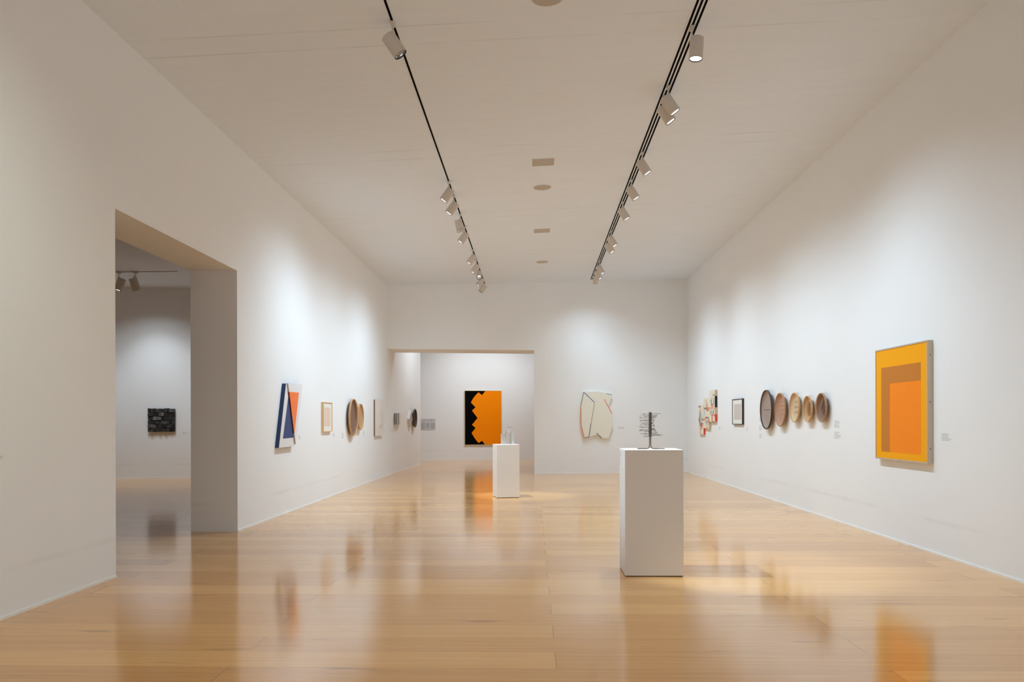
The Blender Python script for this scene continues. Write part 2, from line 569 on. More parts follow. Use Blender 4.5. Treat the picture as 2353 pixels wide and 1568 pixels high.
# ------------------------------------------------------------------ lighting tracks
def track(name, p_near, p_far, slots, half, label):
    a, b = on_ceiling(*p_near), on_ceiling(*p_far)
    d = (b - a) / (b.y - a.y)
    a = a + d * (NEAR + 1.0 - a.y)
    t = thing(name, a, label, 'lighting track')
    def bar(x0, x1, z0, z1):
        k = (HR - HL) / (XR - XL)
        lo, hi = [], []
        for p, x in ((a, x0), (a, x1), (b, x1), (b, x0)):
            q = Vector((p.x + x, p.y, p.z + k * x))
            lo.append(q + Vector((0, 0, z0))); hi.append(q + Vector((0, 0, z1)))
        return lo, hi
    obj('trim_plate', MB().hexa(*bar(-half, half, -0.003, -0.0005)), M_ceil, t)
    for sx in slots:
        obj('slot', MB().hexa(*bar(sx - 0.0105, sx + 0.0105, -0.006, -0.0025)), M_black, t)
    return a, b
TL = track('single_slot_track', (884.5, 0), (1114, 652), (0.0,), 0.03, 'single black lighting track slot along the left half of the ceiling')
TR = track('triple_slot_track', (1614, 0), (1361, 642), (-0.040, 0.0, 0.040), 0.075, 'three parallel black track slots along the right half of the ceiling')


def make_spot(snoot=False, lit=True):
    """prototype at the origin: stem down from the track, housing hung at its rim, aiming towards local +x when tilted"""
    root = bpy.data.objects.new('track_spotlight', None)
    C.objects.link(root)
    obj('adapter', MB().box((-0.016, -0.05, -0.022), (0.016, 0.05, 0.0)), M_lampbody, root, bevel=0.003)
    obj('stem', MB().tube([(0, 0, -0.02), (0, 0, -0.085)], 0.007, seg=10).tube([(0, 0, -0.074), (0, 0, -0.092)], 0.012, seg=12), M_lampbody, root)
    rr, L = 0.066, 0.205
    cx = -rr * 0.80
    T = Matrix.Translation((cx, 0, 0))
    h = MB()
    prof = [(0.0001, 0.0), (rr - 0.006, 0.0), (rr - 0.001, -0.004), (rr, -0.010), (rr, -L + 0.004), (rr - 0.003, -L), (rr - 0.007, -L), (rr - 0.009, -L + 0.012)]
    h.lathe(prof, 0, 40, True, T)
    if snoot:
        h.lathe([(rr, -L + 0.045), (rr + 0.004, -L + 0.043), (rr + 0.004, -L - 0.012), (rr + 0.001, -L - 0.014), (rr - 0.006, -L)], 0, 40, True, T)
    h.box((cx + rr * 0.55, -0.012, -0.01), (cx + rr * 0.95, 0.012, 0.012))
    ho = obj('housing', h, M_lampbody, root, org=(0, 0, 0))
    ho.location = (0, 0, -0.088)
    sub = [('lens_ring', MB().lathe([(rr - 0.003, -L - 0.0005), (rr - 0.008, -L - 0.002), (rr - 0.011, -L + 0.010)], 0, 40, True, T), M_dark),
           ('reflector', MB().lathe([(rr - 0.010, -L + 0.010), (rr - 0.018, -L + 0.035), (rr - 0.034, -L + 0.060)], 0, 12, False, T), M_chrome),
           ('lamp', MB().lathe([(rr - 0.0115, -L + 0.007), (rr * 0.4, -L + 0.006), (0.0001, -L + 0.006)] if lit else [(rr - 0.034, -L + 0.058), (0.0001, -L + 0.056)], 0, 24, True, T), M_glow if lit else M_dim)]
    for nme, mb, mt in sub:
        s_ = obj(nme, mb, mt, None)
        s_.parent = ho
        s_.location = (0, 0, 0)
    return root


PROTO = {'std': make_spot(), 'snoot': make_spot(snoot=True), 'dim': make_spot(lit=False)}
used = set()
def place_spot(kind, loc, tilt, az, label, watts=1.0, cone=74, blend=1.0, flood=1.0, group=None, col=None, aim=None, rad=0.035):
    root = PROTO[kind]
    if kind in used:
        new = root.copy(); C.objects.link(new)
        for ch in list(root.children):
            if ch.type == 'LIGHT': continue
            c = ch.copy(); C.objects.link(c); c.parent = new
            for g in list(ch.children):
                if g.type == 'LIGHT': continue
                d = g.copy(); C.objects.link(d); d.parent = c
        root = new
    used.add(kind)
    root.location = loc
    root.rotation_euler = (0, 0, 0)
    ho = [c for c in root.children if c.name.split('.')[0] == 'housing'][0]
    if aim is not None:                      # point the housing at a place
        d = Vector(aim) - (Vector(loc) + Vector((0, 0, -0.15)))
        az = math.degrees(math.atan2(d.y, d.x))
        tilt = math.degrees(math.atan2(math.hypot(d.x, d.y), -d.z))
    ho.rotation_euler = (0, R(-tilt), R(az))
    # light at the mouth of the housing
    tag(root, label, 'spotlight', group or 'ceiling spotlights')
    if watts == 0: return root
    ld = bpy.data.lights.new('spot_beam', 'SPOT')
    ld.energy = SPOT_W * watts
    ld.color = col or SPOT_COL
    ld.spot_size = R(cone)
    ld.spot_blend = blend
    ld.shadow_soft_size = rad
    lo = bpy.data.objects.new('spot_beam', ld)
    C.objects.link(lo)
    rot = Matrix.Rotation(R(az), 4, 'Z') @ Matrix.Rotation(R(-tilt), 4, 'Y')
    lo.parent = ho
    lo.location = (-0.066 * 0.80, 0, -0.215 - rad * 0.6)
    if flood:                                # added wide fill that lifts the ambient, not the lamp's own spill
        l2 = bpy.data.lights.new('added_fill_light', 'SPOT')
        l2.energy = FLOOD_W * flood
        l2.color = ld.color
        l2.spot_size = R(128)
        l2.spot_blend = 1.0
        l2.shadow_soft_size = 0.05
        lq = bpy.data.objects.new('added_fill_light', l2)
        C.objects.link(lq)
        lq.parent = ho
        lq.location = (-0.066 * 0.80, 0, -0.25)
        lq.rotation_euler = (0, R(tilt * 0.4), 0)
    tag(root, label, 'spotlight', group or 'ceiling spotlights')
    return root


def slot_pt(px, py, tr):
    """point of the track nearest to the measured stem height"""
    a, b = tr
    p = on_ceiling(px, py)
    t = (p.y - a.y) / (b.y - a.y)
    return a + (b - a) * t - Vector((0, 0, 0.011))

def track_y(y, tr):
    a, b = tr
    return a + (b - a) * ((y - a.y) / (b.y - a.y)) - Vector((0, 0, 0.011))

# ------------------------------------------------------------------ plinths
PA, PB_, PC_ = on_z(1436.5, 1326, 0), on_z(1571.2, 1326.3, 0), on_z(1424.2, 1304.2, 0)
PD_ = PB_ + (PC_ - PA)
ptop = on_y(1500, 1034.4, PA.y).z
pc = (PA + PB_ + PC_ + PD_) / 4
t = thing('plinth', pc, 'large white plinth in the foreground carrying the wire sculpture', 'plinth')
def plinth(t, quad, top, recess=0.012):
    c = sum(quad, Vector()) / 4
    body = MB().hexa([q + Vector((0, 0, 0.008)) for q in quad], [Vector((q.x, q.y, top)) for q in quad])
    obj('body', body, M_ped, t, bevel=0.003)
    ins = [c + (q - c) * 0.96 for q in quad]
    obj('foot', MB().hexa(ins, [q + Vector((0, 0, 0.008)) for q in ins]), M_dark, t)
quad1 = [PA, PB_, PD_, PC_]
plinth(t, quad1, ptop)
SA, SB = on_z(1142.3, 1145.4, 0), on_z(1194, 1144.2, 0)
sd = (SB - SA); sdep = Vector((-sd.y, sd.x, 0))
quad2 = [SA, SB, SB + sdep, SA + sdep]
stop = on_y(1168, 1022.4, SA.y).z
sc_ = sum(quad2, Vector()) / 4
t = thing('plinth', sc_, 'smaller white plinth farther down the hall carrying the bent sheet sculpture', 'plinth')
plinth(t, quad2, stop)
print('plinth', pc, ptop, sc_, stop)

# ------------------------------------------------------------------ spots placed
LW = 'left track spotlights'; RW = 'right track spotlights'
def L(px, py, lab, kind='std', tilt=37, az=180, **kw):
    return place_spot(kind, slot_pt(px, py, TL), tilt, az, lab, group=LW, **kw)
def Rr(px, py, lab, kind='std', tilt=33, az=0, **kw):
    kw['watts'] = kw.get('watts', 1.0) * 0.9
    kw.setdefault('flood', 0.85)
    return place_spot(kind, slot_pt(px, py, TR), tilt, az, lab, group=RW, **kw)
L(902, 50, 'nearest white spotlight on the left track, lens with shiny facets', 'dim', aim=(pc.x + 0.12, pc.y, ptop + 0.10), cone=25, blend=0.6, watts=22.0, flood=0.4, rad=0.02)
L(1033, 416, 'second white spotlight from the camera on the left track, aimed left')
L(1044.5, 448, 'third white spotlight on the left track, just behind the second')
L(1061, 491, 'left track spotlight with a ringed snoot, aimed down at the small plinth', 'snoot', aim=(sc_.x + 0.1, sc_.y, stop + 0.1), cone=25, blend=0.6, watts=22.0, flood=0.5, rad=0.02)
L(1071, 520, 'left track spotlight half hidden behind the ringed snoot one', watts=0.9)
L(1088, 573, 'left track spotlight heading the far cluster of five', watts=0.9)
L(1096, 596, 'left track spotlight overlapping the first of the far cluster', watts=0.9)
L(1102, 612, 'left track spotlight whose open lens faces the camera', 'dim', tilt=45, az=-80, watts=0)
L(1107.5, 629, 'left track spotlight, last but one before the end wall', watts=0.15, flood=0.1)
L(1112, 644, 'left track spotlight nearest the end wall', 'dim', watts=0)
Rr(1592, 60, 'nearest white spotlight on the right track, pointing straight down and lit', tilt=4, az=200, watts=0.55, cone=80)
Rr(1537, 197, 'right track spotlight in front of the overlapping pair', tilt=34)
Rr(1529, 220, 'right track spotlight behind the front one of the overlapping pair', tilt=34)
Rr(1475.5, 349, 'right track spotlight after the overlapping pair, alone, aimed right')
Rr(1450.5, 412, 'right track spotlight, middle of the row of three single ones')
Rr(1429.5, 463, 'right track spotlight, farthest of the row of three single ones')
Rr(1404, 530, 'right track spotlight in front of the second, farther pair', watts=0.9)
Rr(1397, 546, 'right track spotlight behind the front one of the second pair', watts=0.9)
Rr(1379, 599, 'right track spotlight in front of the last cluster by the end wall', watts=0.9)
Rr(1374, 612, 'right track spotlight in the middle of the last cluster', watts=0.9)
Rr(1370, 623, 'right track spotlight at the end of the track, lens down and lit', aim=WB.at(1370, 900), watts=1.0, flood=0.5, cone=62)
# fittings overhead, behind the upper edge of the photo
place_spot('std', track_y(4.6, TL), 37, 180, 'white spotlight on the left track above the camera, aimed left', group=LW, watts=0.7, col=(0.88, 1.0, 0.86), flood=0.8)
place_spot('std', track_y(1.4, TL), 37, 180, 'white spotlight on the left track behind the camera', group=LW, flood=0.6, watts=0.6)
place_spot('std', track_y(5.2, TR), 33, 0, 'white spotlight on the right track above the camera, aimed right', group=RW, flood=0.5, watts=0.6)
place_spot('std', track_y(1.8, TR), 33, 0, 'white spotlight on the right track behind the camera', group=RW, flood=0.6, watts=0.6)

# far room: its own track out of sight above the lintel
fz = 5.45
for i, (px_, aimp, wt) in enumerate(((-0.9, WF.at(1110, 900), 1.0), (0.6, WF.at(1180, 960), 0.35), (-2.2, WF.at(1010, 960), 0.55), (-1.9, (XL, pe.y - 1.0, 1.9), 0.4), (-1.9, (XL, pe.y - 2.4, 1.9), 0.4))):
    yy = WF.y(px_) - 2.6 if i < 3 else pe.y - 1.2 - (i - 3) * 1.3
    place_spot('std', (px_, yy, fz - 0.004), 0, 0, 'white spotlight on the far room ceiling beyond the lintel', group='far room spotlights', watts=wt * 1.6, col=(0.88, 0.95, 1.0), aim=aimp, flood=1.0)

# side room
ts_a, ts_b = on_z(240, 625.5, top_side), on_z(408, 623.5, top_side)
t = thing('side_room_track', ts_b, 'thin dark lighting track on the side room ceiling', 'lighting track')
e_ = (ts_b - ts_a).normalized()
a_ = ts_b - e_ * 4.5
nrm_ = Vector((-e_.y, e_.x, 0)) * 0.012
obj('slot', MB().hexa([a_ - nrm_ - Vector((0, 0, .006)), ts_b - nrm_ - Vector((0, 0, .006)), ts_b + nrm_ - Vector((0, 0, .006)), a_ + nrm_ - Vector((0, 0, .006))],
                      [a_ - nrm_ - Vector((0, 0, .001)), ts_b - nrm_ - Vector((0, 0, .001)), ts_b + nrm_ - Vector((0, 0, .001)), a_ + nrm_ - Vector((0, 0, .001))]), M_black, t)
sa, sb2 = on_z(273, 625, top_side), on_z(299, 625, top_side)
blk = WS.at(371, 940)
place_spot('std', sa - Vector((0, 0, 0.006)), 18, 200, 'left one of two spotlights in the side room, cut by the doorway edge', group='side room spotlights', watts=0.3, flood=0.3).scale = (1.35,) * 3
place_spot('dim', sb2 + Vector((0.12, 0, 0)) - Vector((0, 0, 0.006)), 20, 60, 'right one of two spotlights in the side room', group='side room spotlights', watts=1.2, flood=0.4, col=(0.95, 0.96, 0.95)).scale = (1.35,) * 3

for xx, yy, ax in ((blk.x + 0.1, yS - 1.7, blk.x), (blk.x - 2.6, yS - 2.2, blk.x - 2.6), (blk.x + 2.6, yS - 2.2, blk.x + 2.6)):  # extra unseen spotlights, added to brighten the side room
    place_spot('std', (xx, yy, top_side - 0.004), 0, 0, 'added unseen white spotlight on the side room ceiling beyond the doorway view', group='side room spotlights', col=(0.84, 0.93, 1.0), watts=1.9, flood=0.5, aim=(ax, yS, 1.3))

# ------------------------------------------------------------------ wall pictures
def prj(pl, pts, off=0.0, k=None):
    """points given as (x, y) of a close-up with origin and scale k=(ox, oy, s), on plane pl"""
    if k: pts = [(k[0] + x / k[2], k[1] + y / k[2]) for x, y in pts]
    return [pl.at(x, y, off) for x, y in pts]


def rect_on(pl, c, ux, w_, h_, off=0.0): ...


class Local:
    """flat coordinates (s along the wall, z up) on a wall plane; P(s, z, off)"""
    def __init__(s, pl, origin):
        s.pl, s.o = pl, Vector(origin)
        s.n = pl.n
        s.u = Vector((0, 0, 1)).cross(s.n)          # to the right when facing the wall
    def P(s, a, z, off=0.0): return s.o + s.u * a + Vector((0, 0, z)) + s.n * off
    def sz(s, p):
        d = Vector(p) - s.o
        return d.dot(s.u), d.z


def frame_on(pl, corners, depth):
    """true rectangle from four measured corners (tl, tr, br, bl) of the front face at distance depth"""
    q = [pl.at(x, y, depth) for x, y in corners]
    loc = Local(pl, sum(q, Vector()) / 4 - pl.n * depth)
    ss = [loc.sz(p) for p in q]
    s0 = (ss[0][0] + ss[3][0]) / 2; s1 = (ss[1][0] + ss[2][0]) / 2
    z1 = (ss[0][1] + ss[1][1]) / 2; z0 = (ss[2][1] + ss[3][1]) / 2
    return loc, s0, s1, z0, z1


def rc(loc, s0, s1, z0, z1, off): return [loc.P(s0, z0, off), loc.P(s1, z0, off), loc.P(s1, z1, off), loc.P(s0, z1, off)]


def frame_mb(loc, s0, s1, z0, z1, depth, wd):
    mb = MB()
    n = loc.n
    s0, s1 = min(s0, s1), max(s0, s1)
    for a in (rc(loc, s0, s0 + wd, z0, z1, depth), rc(loc, s1 - wd, s1, z0, z1, depth), rc(loc, s0 + wd, s1 - wd, z0, z0 + wd, depth), rc(loc, s0 + wd, s1 - wd, z1 - wd, z1, depth)):
        mb.prism(a, -n * (depth - 0.001))
    return mb


def panel(mb, loc, s0, s1, z0, z1, off, th, mi=0, side=None):
    mb.prism(rc(loc, s0, s1, z0, z1, off), -loc.n * th, mi, side)
    return mb


def framed(name, pl, corners, depth, wd, m_frame, m_mat, m_print, prn, label, cat='picture'):
    loc, s0, s1, z0, z1 = frame_on(pl, corners, depth)
    s0, s1 = min(s0, s1), max(s0, s1)
    t = thing(name, loc.P((s0 + s1) / 2, z0, 0), label, cat)
    obj('frame', frame_mb(loc, s0, s1, z0, z1, depth, wd), m_frame, t)
    obj('mat_board', panel(MB(), loc, s0 + wd, s1 - wd, z0 + wd, z1 - wd, depth * 0.75, depth * 0.6), m_mat, t)
    a0, a1, b0, b1 = prn
    W, H = s1 - s0, z1 - z0
    mb = panel(MB(), loc, s0 + W * a0, s0 + W * a1, z0 + H * b0, z0 + H * b1, depth * 0.75 + 0.001, 0.001)
    obj('print', mb, m_print, t)
    return t, loc, (s0, s1, z0, z1)


M_pale = paint('pale_wood', (222, 184, 136), 0.5, 0.06, 12)
M_matw = paint('mat_board_white', (232, 232, 224), 0.85, 0.01)
M_pink = paint('print_pink_weave', (226, 205, 188), 0.9, 0.06, 160)
M_lilac = paint('print_lilac_grey', (205, 197, 193), 0.9, 0.04, 120)
M_blackw = paint('black_frame', (34, 31, 29), 0.45)

# 1 leaning blue and orange relief on the left wall (close-up 620,870 x8.7125)
K2 = (620, 870, 8.7125)
M_canvw = paint('canvas_white', (226, 226, 228), 0.8, 0.015, 60, bump=0.2)
M_navy = paint('canvas_blue', (58, 72, 122), 0.8, 0.10, 25)
M_orange = paint('canvas_orange', (246, 128, 66), 0.8, 0.03, 40)
M_beige = paint('edge_beige', (196, 182, 168), 0.8, 0.04)
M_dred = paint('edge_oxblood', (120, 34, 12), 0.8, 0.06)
M_nside = paint('edge_navy', (40, 62, 104), 0.8, 0.12, 14)
d1, d2 = 0.062, 0.084
g = prj(WL, [(325, 102), (655, 128), (500, 1355), (182, 1392)], d1, K2)
t = thing('shaped_canvas', WL.at(655, 1026, 0), 'leaning blue, orange and white shaped canvas on the left wall', 'painting')
cb = MB().prism(g, -WL.n * (d1 - 0.002), 0, 1)
cb.prism(prj(WL, [(385, 268), (400, 268), (475, 1185), (262, 1207)], d1 + 0.0012, K2), -WL.n * 0.001, 2)
obj('canvas', cb, [M_canvw, M_nside, M_navy], t)
ov = prj(WL, [(368, 97), (655, 122), (518, 1318)], d2, K2)
ob = MB().prism(ov, -WL.n * (d2 - d1 - 0.0014), 0, 1)
ob.prism(prj(WL, [(390, 268), (583, 285), (497, 1090)], d2 + 0.0012, K2), -WL.n * 0.001, 2)
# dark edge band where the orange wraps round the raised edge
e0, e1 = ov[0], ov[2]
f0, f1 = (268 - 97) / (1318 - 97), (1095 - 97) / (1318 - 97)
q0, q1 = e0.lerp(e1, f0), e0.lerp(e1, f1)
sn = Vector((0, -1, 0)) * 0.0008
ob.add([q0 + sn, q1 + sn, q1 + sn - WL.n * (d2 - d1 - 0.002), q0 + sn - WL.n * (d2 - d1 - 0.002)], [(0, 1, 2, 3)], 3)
obj('raised_panel', ob, [M_canvw, M_beige, M_orange, M_dred], t)

# 2 pale wood frame
framed('framed_print', WL, ((744, 924.3), (763.8, 925.6), (763.8, 991.8), (744, 993.2)), 0.045, 0.012, M_pale, M_matw, M_pink, (0.12, 0.82, 0.19, 0.82),
       'small print with a pinkish block in a pale wood frame on the left wall')

# baskets
def basket(pl, ox, oy, dia_px, off, depth, m_weave, m_rim, label, group, pin=True, bars=None, slope=0.80, nrings=0):
    c = pl.at(ox, oy, off)
    sc = F / (c.y * math.cos(YAW))
    r = dia_px / sc / 2
    n = pl.n
    t = thing('woven_basket', c, label, 'basket', group)
    # local frame: z towards the room, x along the wall, y up
    xa = Vector((0, 0, 1)).cross(n)
    Mx = Matrix((xa, Vector((0, 0, 1)), n)).transposed().to_4x4()
    def put(name, mb, mat, smooth=None):
        me_v = mb.v
        mb.v = [Mx @ p + c for p in me_v]
        o = obj(name, mb, mat, t)
        # keep the weave's object coordinates lying in the tray: rotate the object rather than its mesh
        inv = Mx.inverted()
        for v_ in o.data.vertices: v_.co = inv @ v_.co
        o.rotation_euler = Mx.to_euler()
        return o
    b_ = MB()
    rb = r * slope
    prof = [(0.0001, -depth), (rb * 0.5, -depth), (rb * 0.85, -depth + 0.004), (rb, -depth + 0.012), ((rb + r) / 2, -depth * 0.5), (r - 0.006, -0.006)]
    b_.lathe(prof, 0, 48)
    prof2 = [(a, z - 0.005) for a, z in prof]
    bb = MB().lathe(prof2[::-1], 0, 48)
    b_.add(bb.v, bb.f, 0, True)
    put('woven_tray', b_, m_weave)
    rm = MB()
    rt = 0.006 + r * 0.012
    rm.tube([(r * math.cos(2 * math.pi * k / 56) * 1.0, r * math.sin(2 * math.pi * k / 56), 0) for k in range(56)], rt * 0.75, 0, 8, True)
    rm.tube([((r - 0.008) * math.cos(2 * math.pi * k / 56), (r - 0.008) * math.sin(2 * math.pi * k / 56), -rt * 1.2) for k in range(56)], rt * 0.7, 0, 8, True)
    rm.tube([((r + 0.002) * math.cos(2 * math.pi * k / 56), (r + 0.002) * math.sin(2 * math.pi * k / 56), -rt * 1.9) for k in range(56)], rt * 0.5, 0, 8, True)
    put('rim', rm, m_rim)
    if bars:
        kind, mt = bars
        bm_ = MB()
        if kind == 'bands':
            for zz in (-0.55, -0.2, 0.14, 0.42):
                w2 = math.sqrt(max(0, 1 - zz * zz)) * rb * 0.95
                bm_.box((-w2, zz * rb - 0.006, -depth + 0.001), (w2, zz * rb + 0.006, -depth + 0.004))
        elif kind == 'grid':
            for i in range(19):
                zz = -0.62 + i * 0.075
                w2 = math.sqrt(max(0, 1 - zz * zz)) * rb * 0.93
                bm_.box((-w2, zz * rb - 0.0032, -depth + 0.001), (w2 * (0.1 if i % 2 else 1), zz * rb + 0.0032, -depth + 0.004))
            bm_.box((-0.006, -rb * 0.6, -depth + 0.001), (0.004, rb * 0.7, -depth + 0.0055))
        elif kind == 'diamond':
            for i in range(4):
                s_ = rb * (0.2 + 0.21 * i)
                pts = [(0, s_, 0), (s_ * 0.8, 0, 0), (0, -s_, 0), (-s_ * 0.8, 0, 0)]
                bm_.tube([Vector(p) + Vector((0, 0, -depth + 0.003)) for p in pts], 0.0022, 0, 5, True)
        elif kind == 'flower':
            for a in range(3):
                for b2 in range(3):
                    x_, y_ = (b2 - 1.2) * rb * 0.34, (a - 0.9) * rb * 0.42
                    for q in range(4):
                        an = q * math.pi / 2 + math.pi / 4
                        bm_.tube([(x_ + rb * 0.1 * math.cos(an + k * 0.8), y_ + rb * 0.1 * math.sin(an + k * 0.8), -depth + 0.002) for k in range(2)], 0.002, 0, 5)
        elif kind == 'spoke':
            bm_.box((-rb * 0.98, -0.003, -depth + 0.001), (rb * 0.3, 0.003, -depth + 0.004))
        put('pattern', bm_, mt)
    if pin:
        top = Vector((0, r * 0.99, 0))
        pm = MB().tube([top + Vector((0, 0, 0.004)), top + Vector((0, 0.002, -off))], 0.0018, 0, 6)
        put('hanging_pin', pm, M_dark)
    # two stand-off pegs behind the tray
    pg = MB()
    for sx in (-0.4, 0.4):
        pg.tube([(sx * rb, rb * 0.5, -depth + 0.001), (sx * rb, rb * 0.5, -off)], 0.003, 0, 6)
    put('peg', pg, M_dark)
    return t


W_brown = weave_mat('weave_brown', (92, 66, 52), (158, 124, 104), 130, 130)
W_grey = weave_mat('weave_grey_mesh', (138, 116, 104), (186, 170, 160), 220, 220)
W_red = weave_mat('weave_reddish', (150, 110, 86), (196, 158, 134), 90, 60)
W_straw = weave_mat('weave_straw', (196, 168, 130), (222, 200, 164), 110, 110)
W_tan = weave_mat('weave_tan', (160, 120, 84), (212, 174, 130), 60, 120)
W_dark = weave_mat('weave_dark', (48, 38, 32), (86, 70, 60), 80, 80)
M_rim_l = paint('rim_cane', (214, 172, 124), 0.5, 0.12, 60)
M_rim_d = paint('rim_dark', (84, 62, 48), 0.5, 0.2, 80)
M_rim_m = paint('rim_mid', (186, 144, 108), 0.5, 0.12, 60)
M_slat = paint('slat_tan', (150, 108, 70), 0.6, 0.1)
M_patd = paint('pattern_dark', (92, 66, 50), 0.7, 0.1)
M_patr = paint('pattern_red', (204, 158, 132), 0.7, 0.1)
GB = 'woven basket trays on the walls'
basket(WR, 1759.5, 941.8, 88, 0.085, 0.05, W_grey, M_rim_d, 'largest dark rimmed basket, first from the left on the right wall', GB, bars=('spoke', M_patd), slope=0.86)
basket(WR, 1791.5, 942, 75, 0.08, 0.05, W_red, M_rim_m, 'reddish brown basket with pale cross bands, beside the largest one', GB, bars=('bands', M_patr))
basket(WR, 1824.5, 936.8, 66, 0.075, 0.045, W_straw, M_rim_l, 'pale straw coloured basket, middle one of five on the right wall', GB, bars=('flower', M_patd), slope=0.85)
basket(WR, 1854.5, 940.2, 58.5, 0.075, 0.045, W_tan, M_rim_l, 'tan slatted basket, the smallest of five on the right wall', GB, bars=('grid', M_slat))
basket(WR, 1886.0, 937.0, 65, 0.075, 0.05, W_brown, M_rim_m, 'brown basket with a dark diamond pattern, rightmost of five', GB, bars=('diamond', M_patd))
basket(WL, 813.5, 959.8, 85, 0.085, 0.06, W_brown, M_rim_l, 'large brown basket on the left wall with a wide deep rim', GB, slope=0.9)
basket(WL, 829.5, 958.6, 60, 0.075, 0.045, W_tan, M_rim_l, 'smaller tan basket right behind the large one on the left wall', GB, slope=0.86)
basket(WL2, 954.6, 961.5, 42, 0.09, 0.06, W_dark, M_rim_d, 'blackish basket at the far end of the left wall', GB, slope=0.85)

# white relief on the left wall (close-up 770,890 x11.2)
K3 = (770, 890, 11.2)
M_relief = paint('relief_white', (228, 224, 219), 0.75, 0.01)
M_backshade = paint('relief_back_shade', (148, 104, 70), 0.6, 0.1)  # brown of the shadow under the panel, put into the backing colour
M_pinkline = paint('relief_edge_terracotta', (206, 140, 112), 0.8, 0.05)
t = thing('white_relief', WL.at(872, 1003, 0), 'white rectangular panel with embossed curves on the left wall', 'relief')
loc, s0, s1, z0, z1 = frame_on(WL, ((863.5, 918), (881, 920), (881, 1001), (864, 1003)), 0.055)
s0, s1 = min(s0, s1), max(s0, s1)
obj('panel', panel(MB(), loc, s0, s1, z0, z1, 0.055, 0.02), M_relief, t, bevel=0.002)
obj('backing', panel(MB(), loc, s0 + 0.02, s1 - 0.02, z0 + 0.02, z1 - 0.01, 0.034, 0.033), M_backshade, t)
W_, H_ = s1 - s0, z1 - z0
def Q(a, b, off): return loc.P(s0 + W_ * a, z0 + H_ * b, off)
emb = MB()
def smooth(p, n=6):
    out = []
    for i in range(len(p) - 1):
        p0, p1, p2, p3 = p[max(i - 1, 0)], p[i], p[i + 1], p[min(i + 2, len(p) - 1)]
        for k in range(n):
            t_ = k / n
            out.append(tuple(0.5 * (2 * p1[j] + (p2[j] - p0[j]) * t_ + (2 * p0[j] - 5 * p1[j] + 4 * p2[j] - p3[j]) * t_ ** 2 + (3 * p1[j] - p0[j] - 3 * p2[j] + p3[j]) * t_ ** 3) for j in (0, 1)))
    return out + [p[-1]]
arch = [(0.30, 0.24), (0.30, 0.62), (0.34, 0.72), (0.42, 0.78), (0.55, 0.79), (0.72, 0.79)]
emb.tube([Q(a, b, 0.055) for a, b in smooth(arch)], 0.006, 0, 6)
arch2 = [(0.48, 0.30), (0.46, 0.55), (0.50, 0.63), (0.60, 0.65), (0.74, 0.64), (0.82, 0.58), (0.84, 0.50)]
emb.tube([Q(a, b, 0.055) for a, b in smooth(arch2)], 0.006, 0, 6)
emb.tube([Q(a, b, 0.055) for a, b in ((0.62, 0.38), (0.64, 0.50), (0.72, 0.46))], 0.004, 0, 6)
obj('embossed_curve', emb, M_relief, t)
em2 = MB()
em2.tube([Q(a, b, 0.055) for a, b in smooth(((0.42, 0.26), (0.50, 0.235), (0.78, 0.24), (0.76, 0.29), (0.62, 0.31), (0.5, 0.28)))], 0.004, 0, 6)
obj('embossed_foot', em2, M_pinkline, t)

# pair of small curved panels far left
M_sil = paint('silver_grey', (176, 176, 176), 0.35, 0.05)
M_cream = paint('curved_white', (232, 224, 214), 0.7, 0.02)
t = thing('curved_panel_pair', WL2.at(915, 977, 0), 'small pair of grey and white curved panels on the left wall, beyond the white relief', 'relief')
for nm, xs, mt in (('grey_panel', (909.5, 914.6), M_sil), ('white_panel', (915.4, 921), M_cream)):
    q = []
    mb = MB()
    for i in range(7):
        f_ = i / 6
        x_ = xs[0] + (xs[1] - xs[0]) * f_
        off = 0.05 + 0.05 * math.sin(math.pi * f_ * (1 if nm[0] == 'w' else 0.8))
        dzt = 1.6 * abs(f_ - 0.5) ** 1.5 * 2 if nm[0] == 'w' else 0.2
        q.append((WL2.at(x_, 949.5 + dzt, off), WL2.at(x_, 976 - dzt, off)))
    for (a, b), (c_, d_) in zip(q, q[1:]):
        mb.hexa([a, c_, d_, b], [p - WL2.n * 0.045 for p in (a, c_, d_, b)])
    o = obj(nm, mb, mt, t)
    o['label'] = 'grey curved half' if nm[0] == 'g' else 'white curved half'
# diamond
M_glassg = paint('diamond_grey', (158, 162, 168), 0.5, 0.03)
t = thing('diamond_panel', WL2.at(939, 985, 0), 'diamond shaped white framed grey panel on the left wall beside the blackish basket', 'painting')
c = WL2.at(939.3, 962.7, 0.0)
dd = 19.5 / (F / c.y)
def dia(s_, off): return [c - WL2.d * s_ + WL2.n * off, c + Vector((0, 0, s_)) + WL2.n * off, c + WL2.d * s_ + WL2.n * off, c + Vector((0, 0, -s_)) + WL2.n * off]
obj('frame', MB().prism(dia(dd, 0.07), -WL2.n * 0.069), paint('diamond_frame', (224, 218, 212), 0.6), t)
obj('panel', MB().prism(dia(dd * 0.82, 0.073), -WL2.n * 0.003), M_glassg, t)

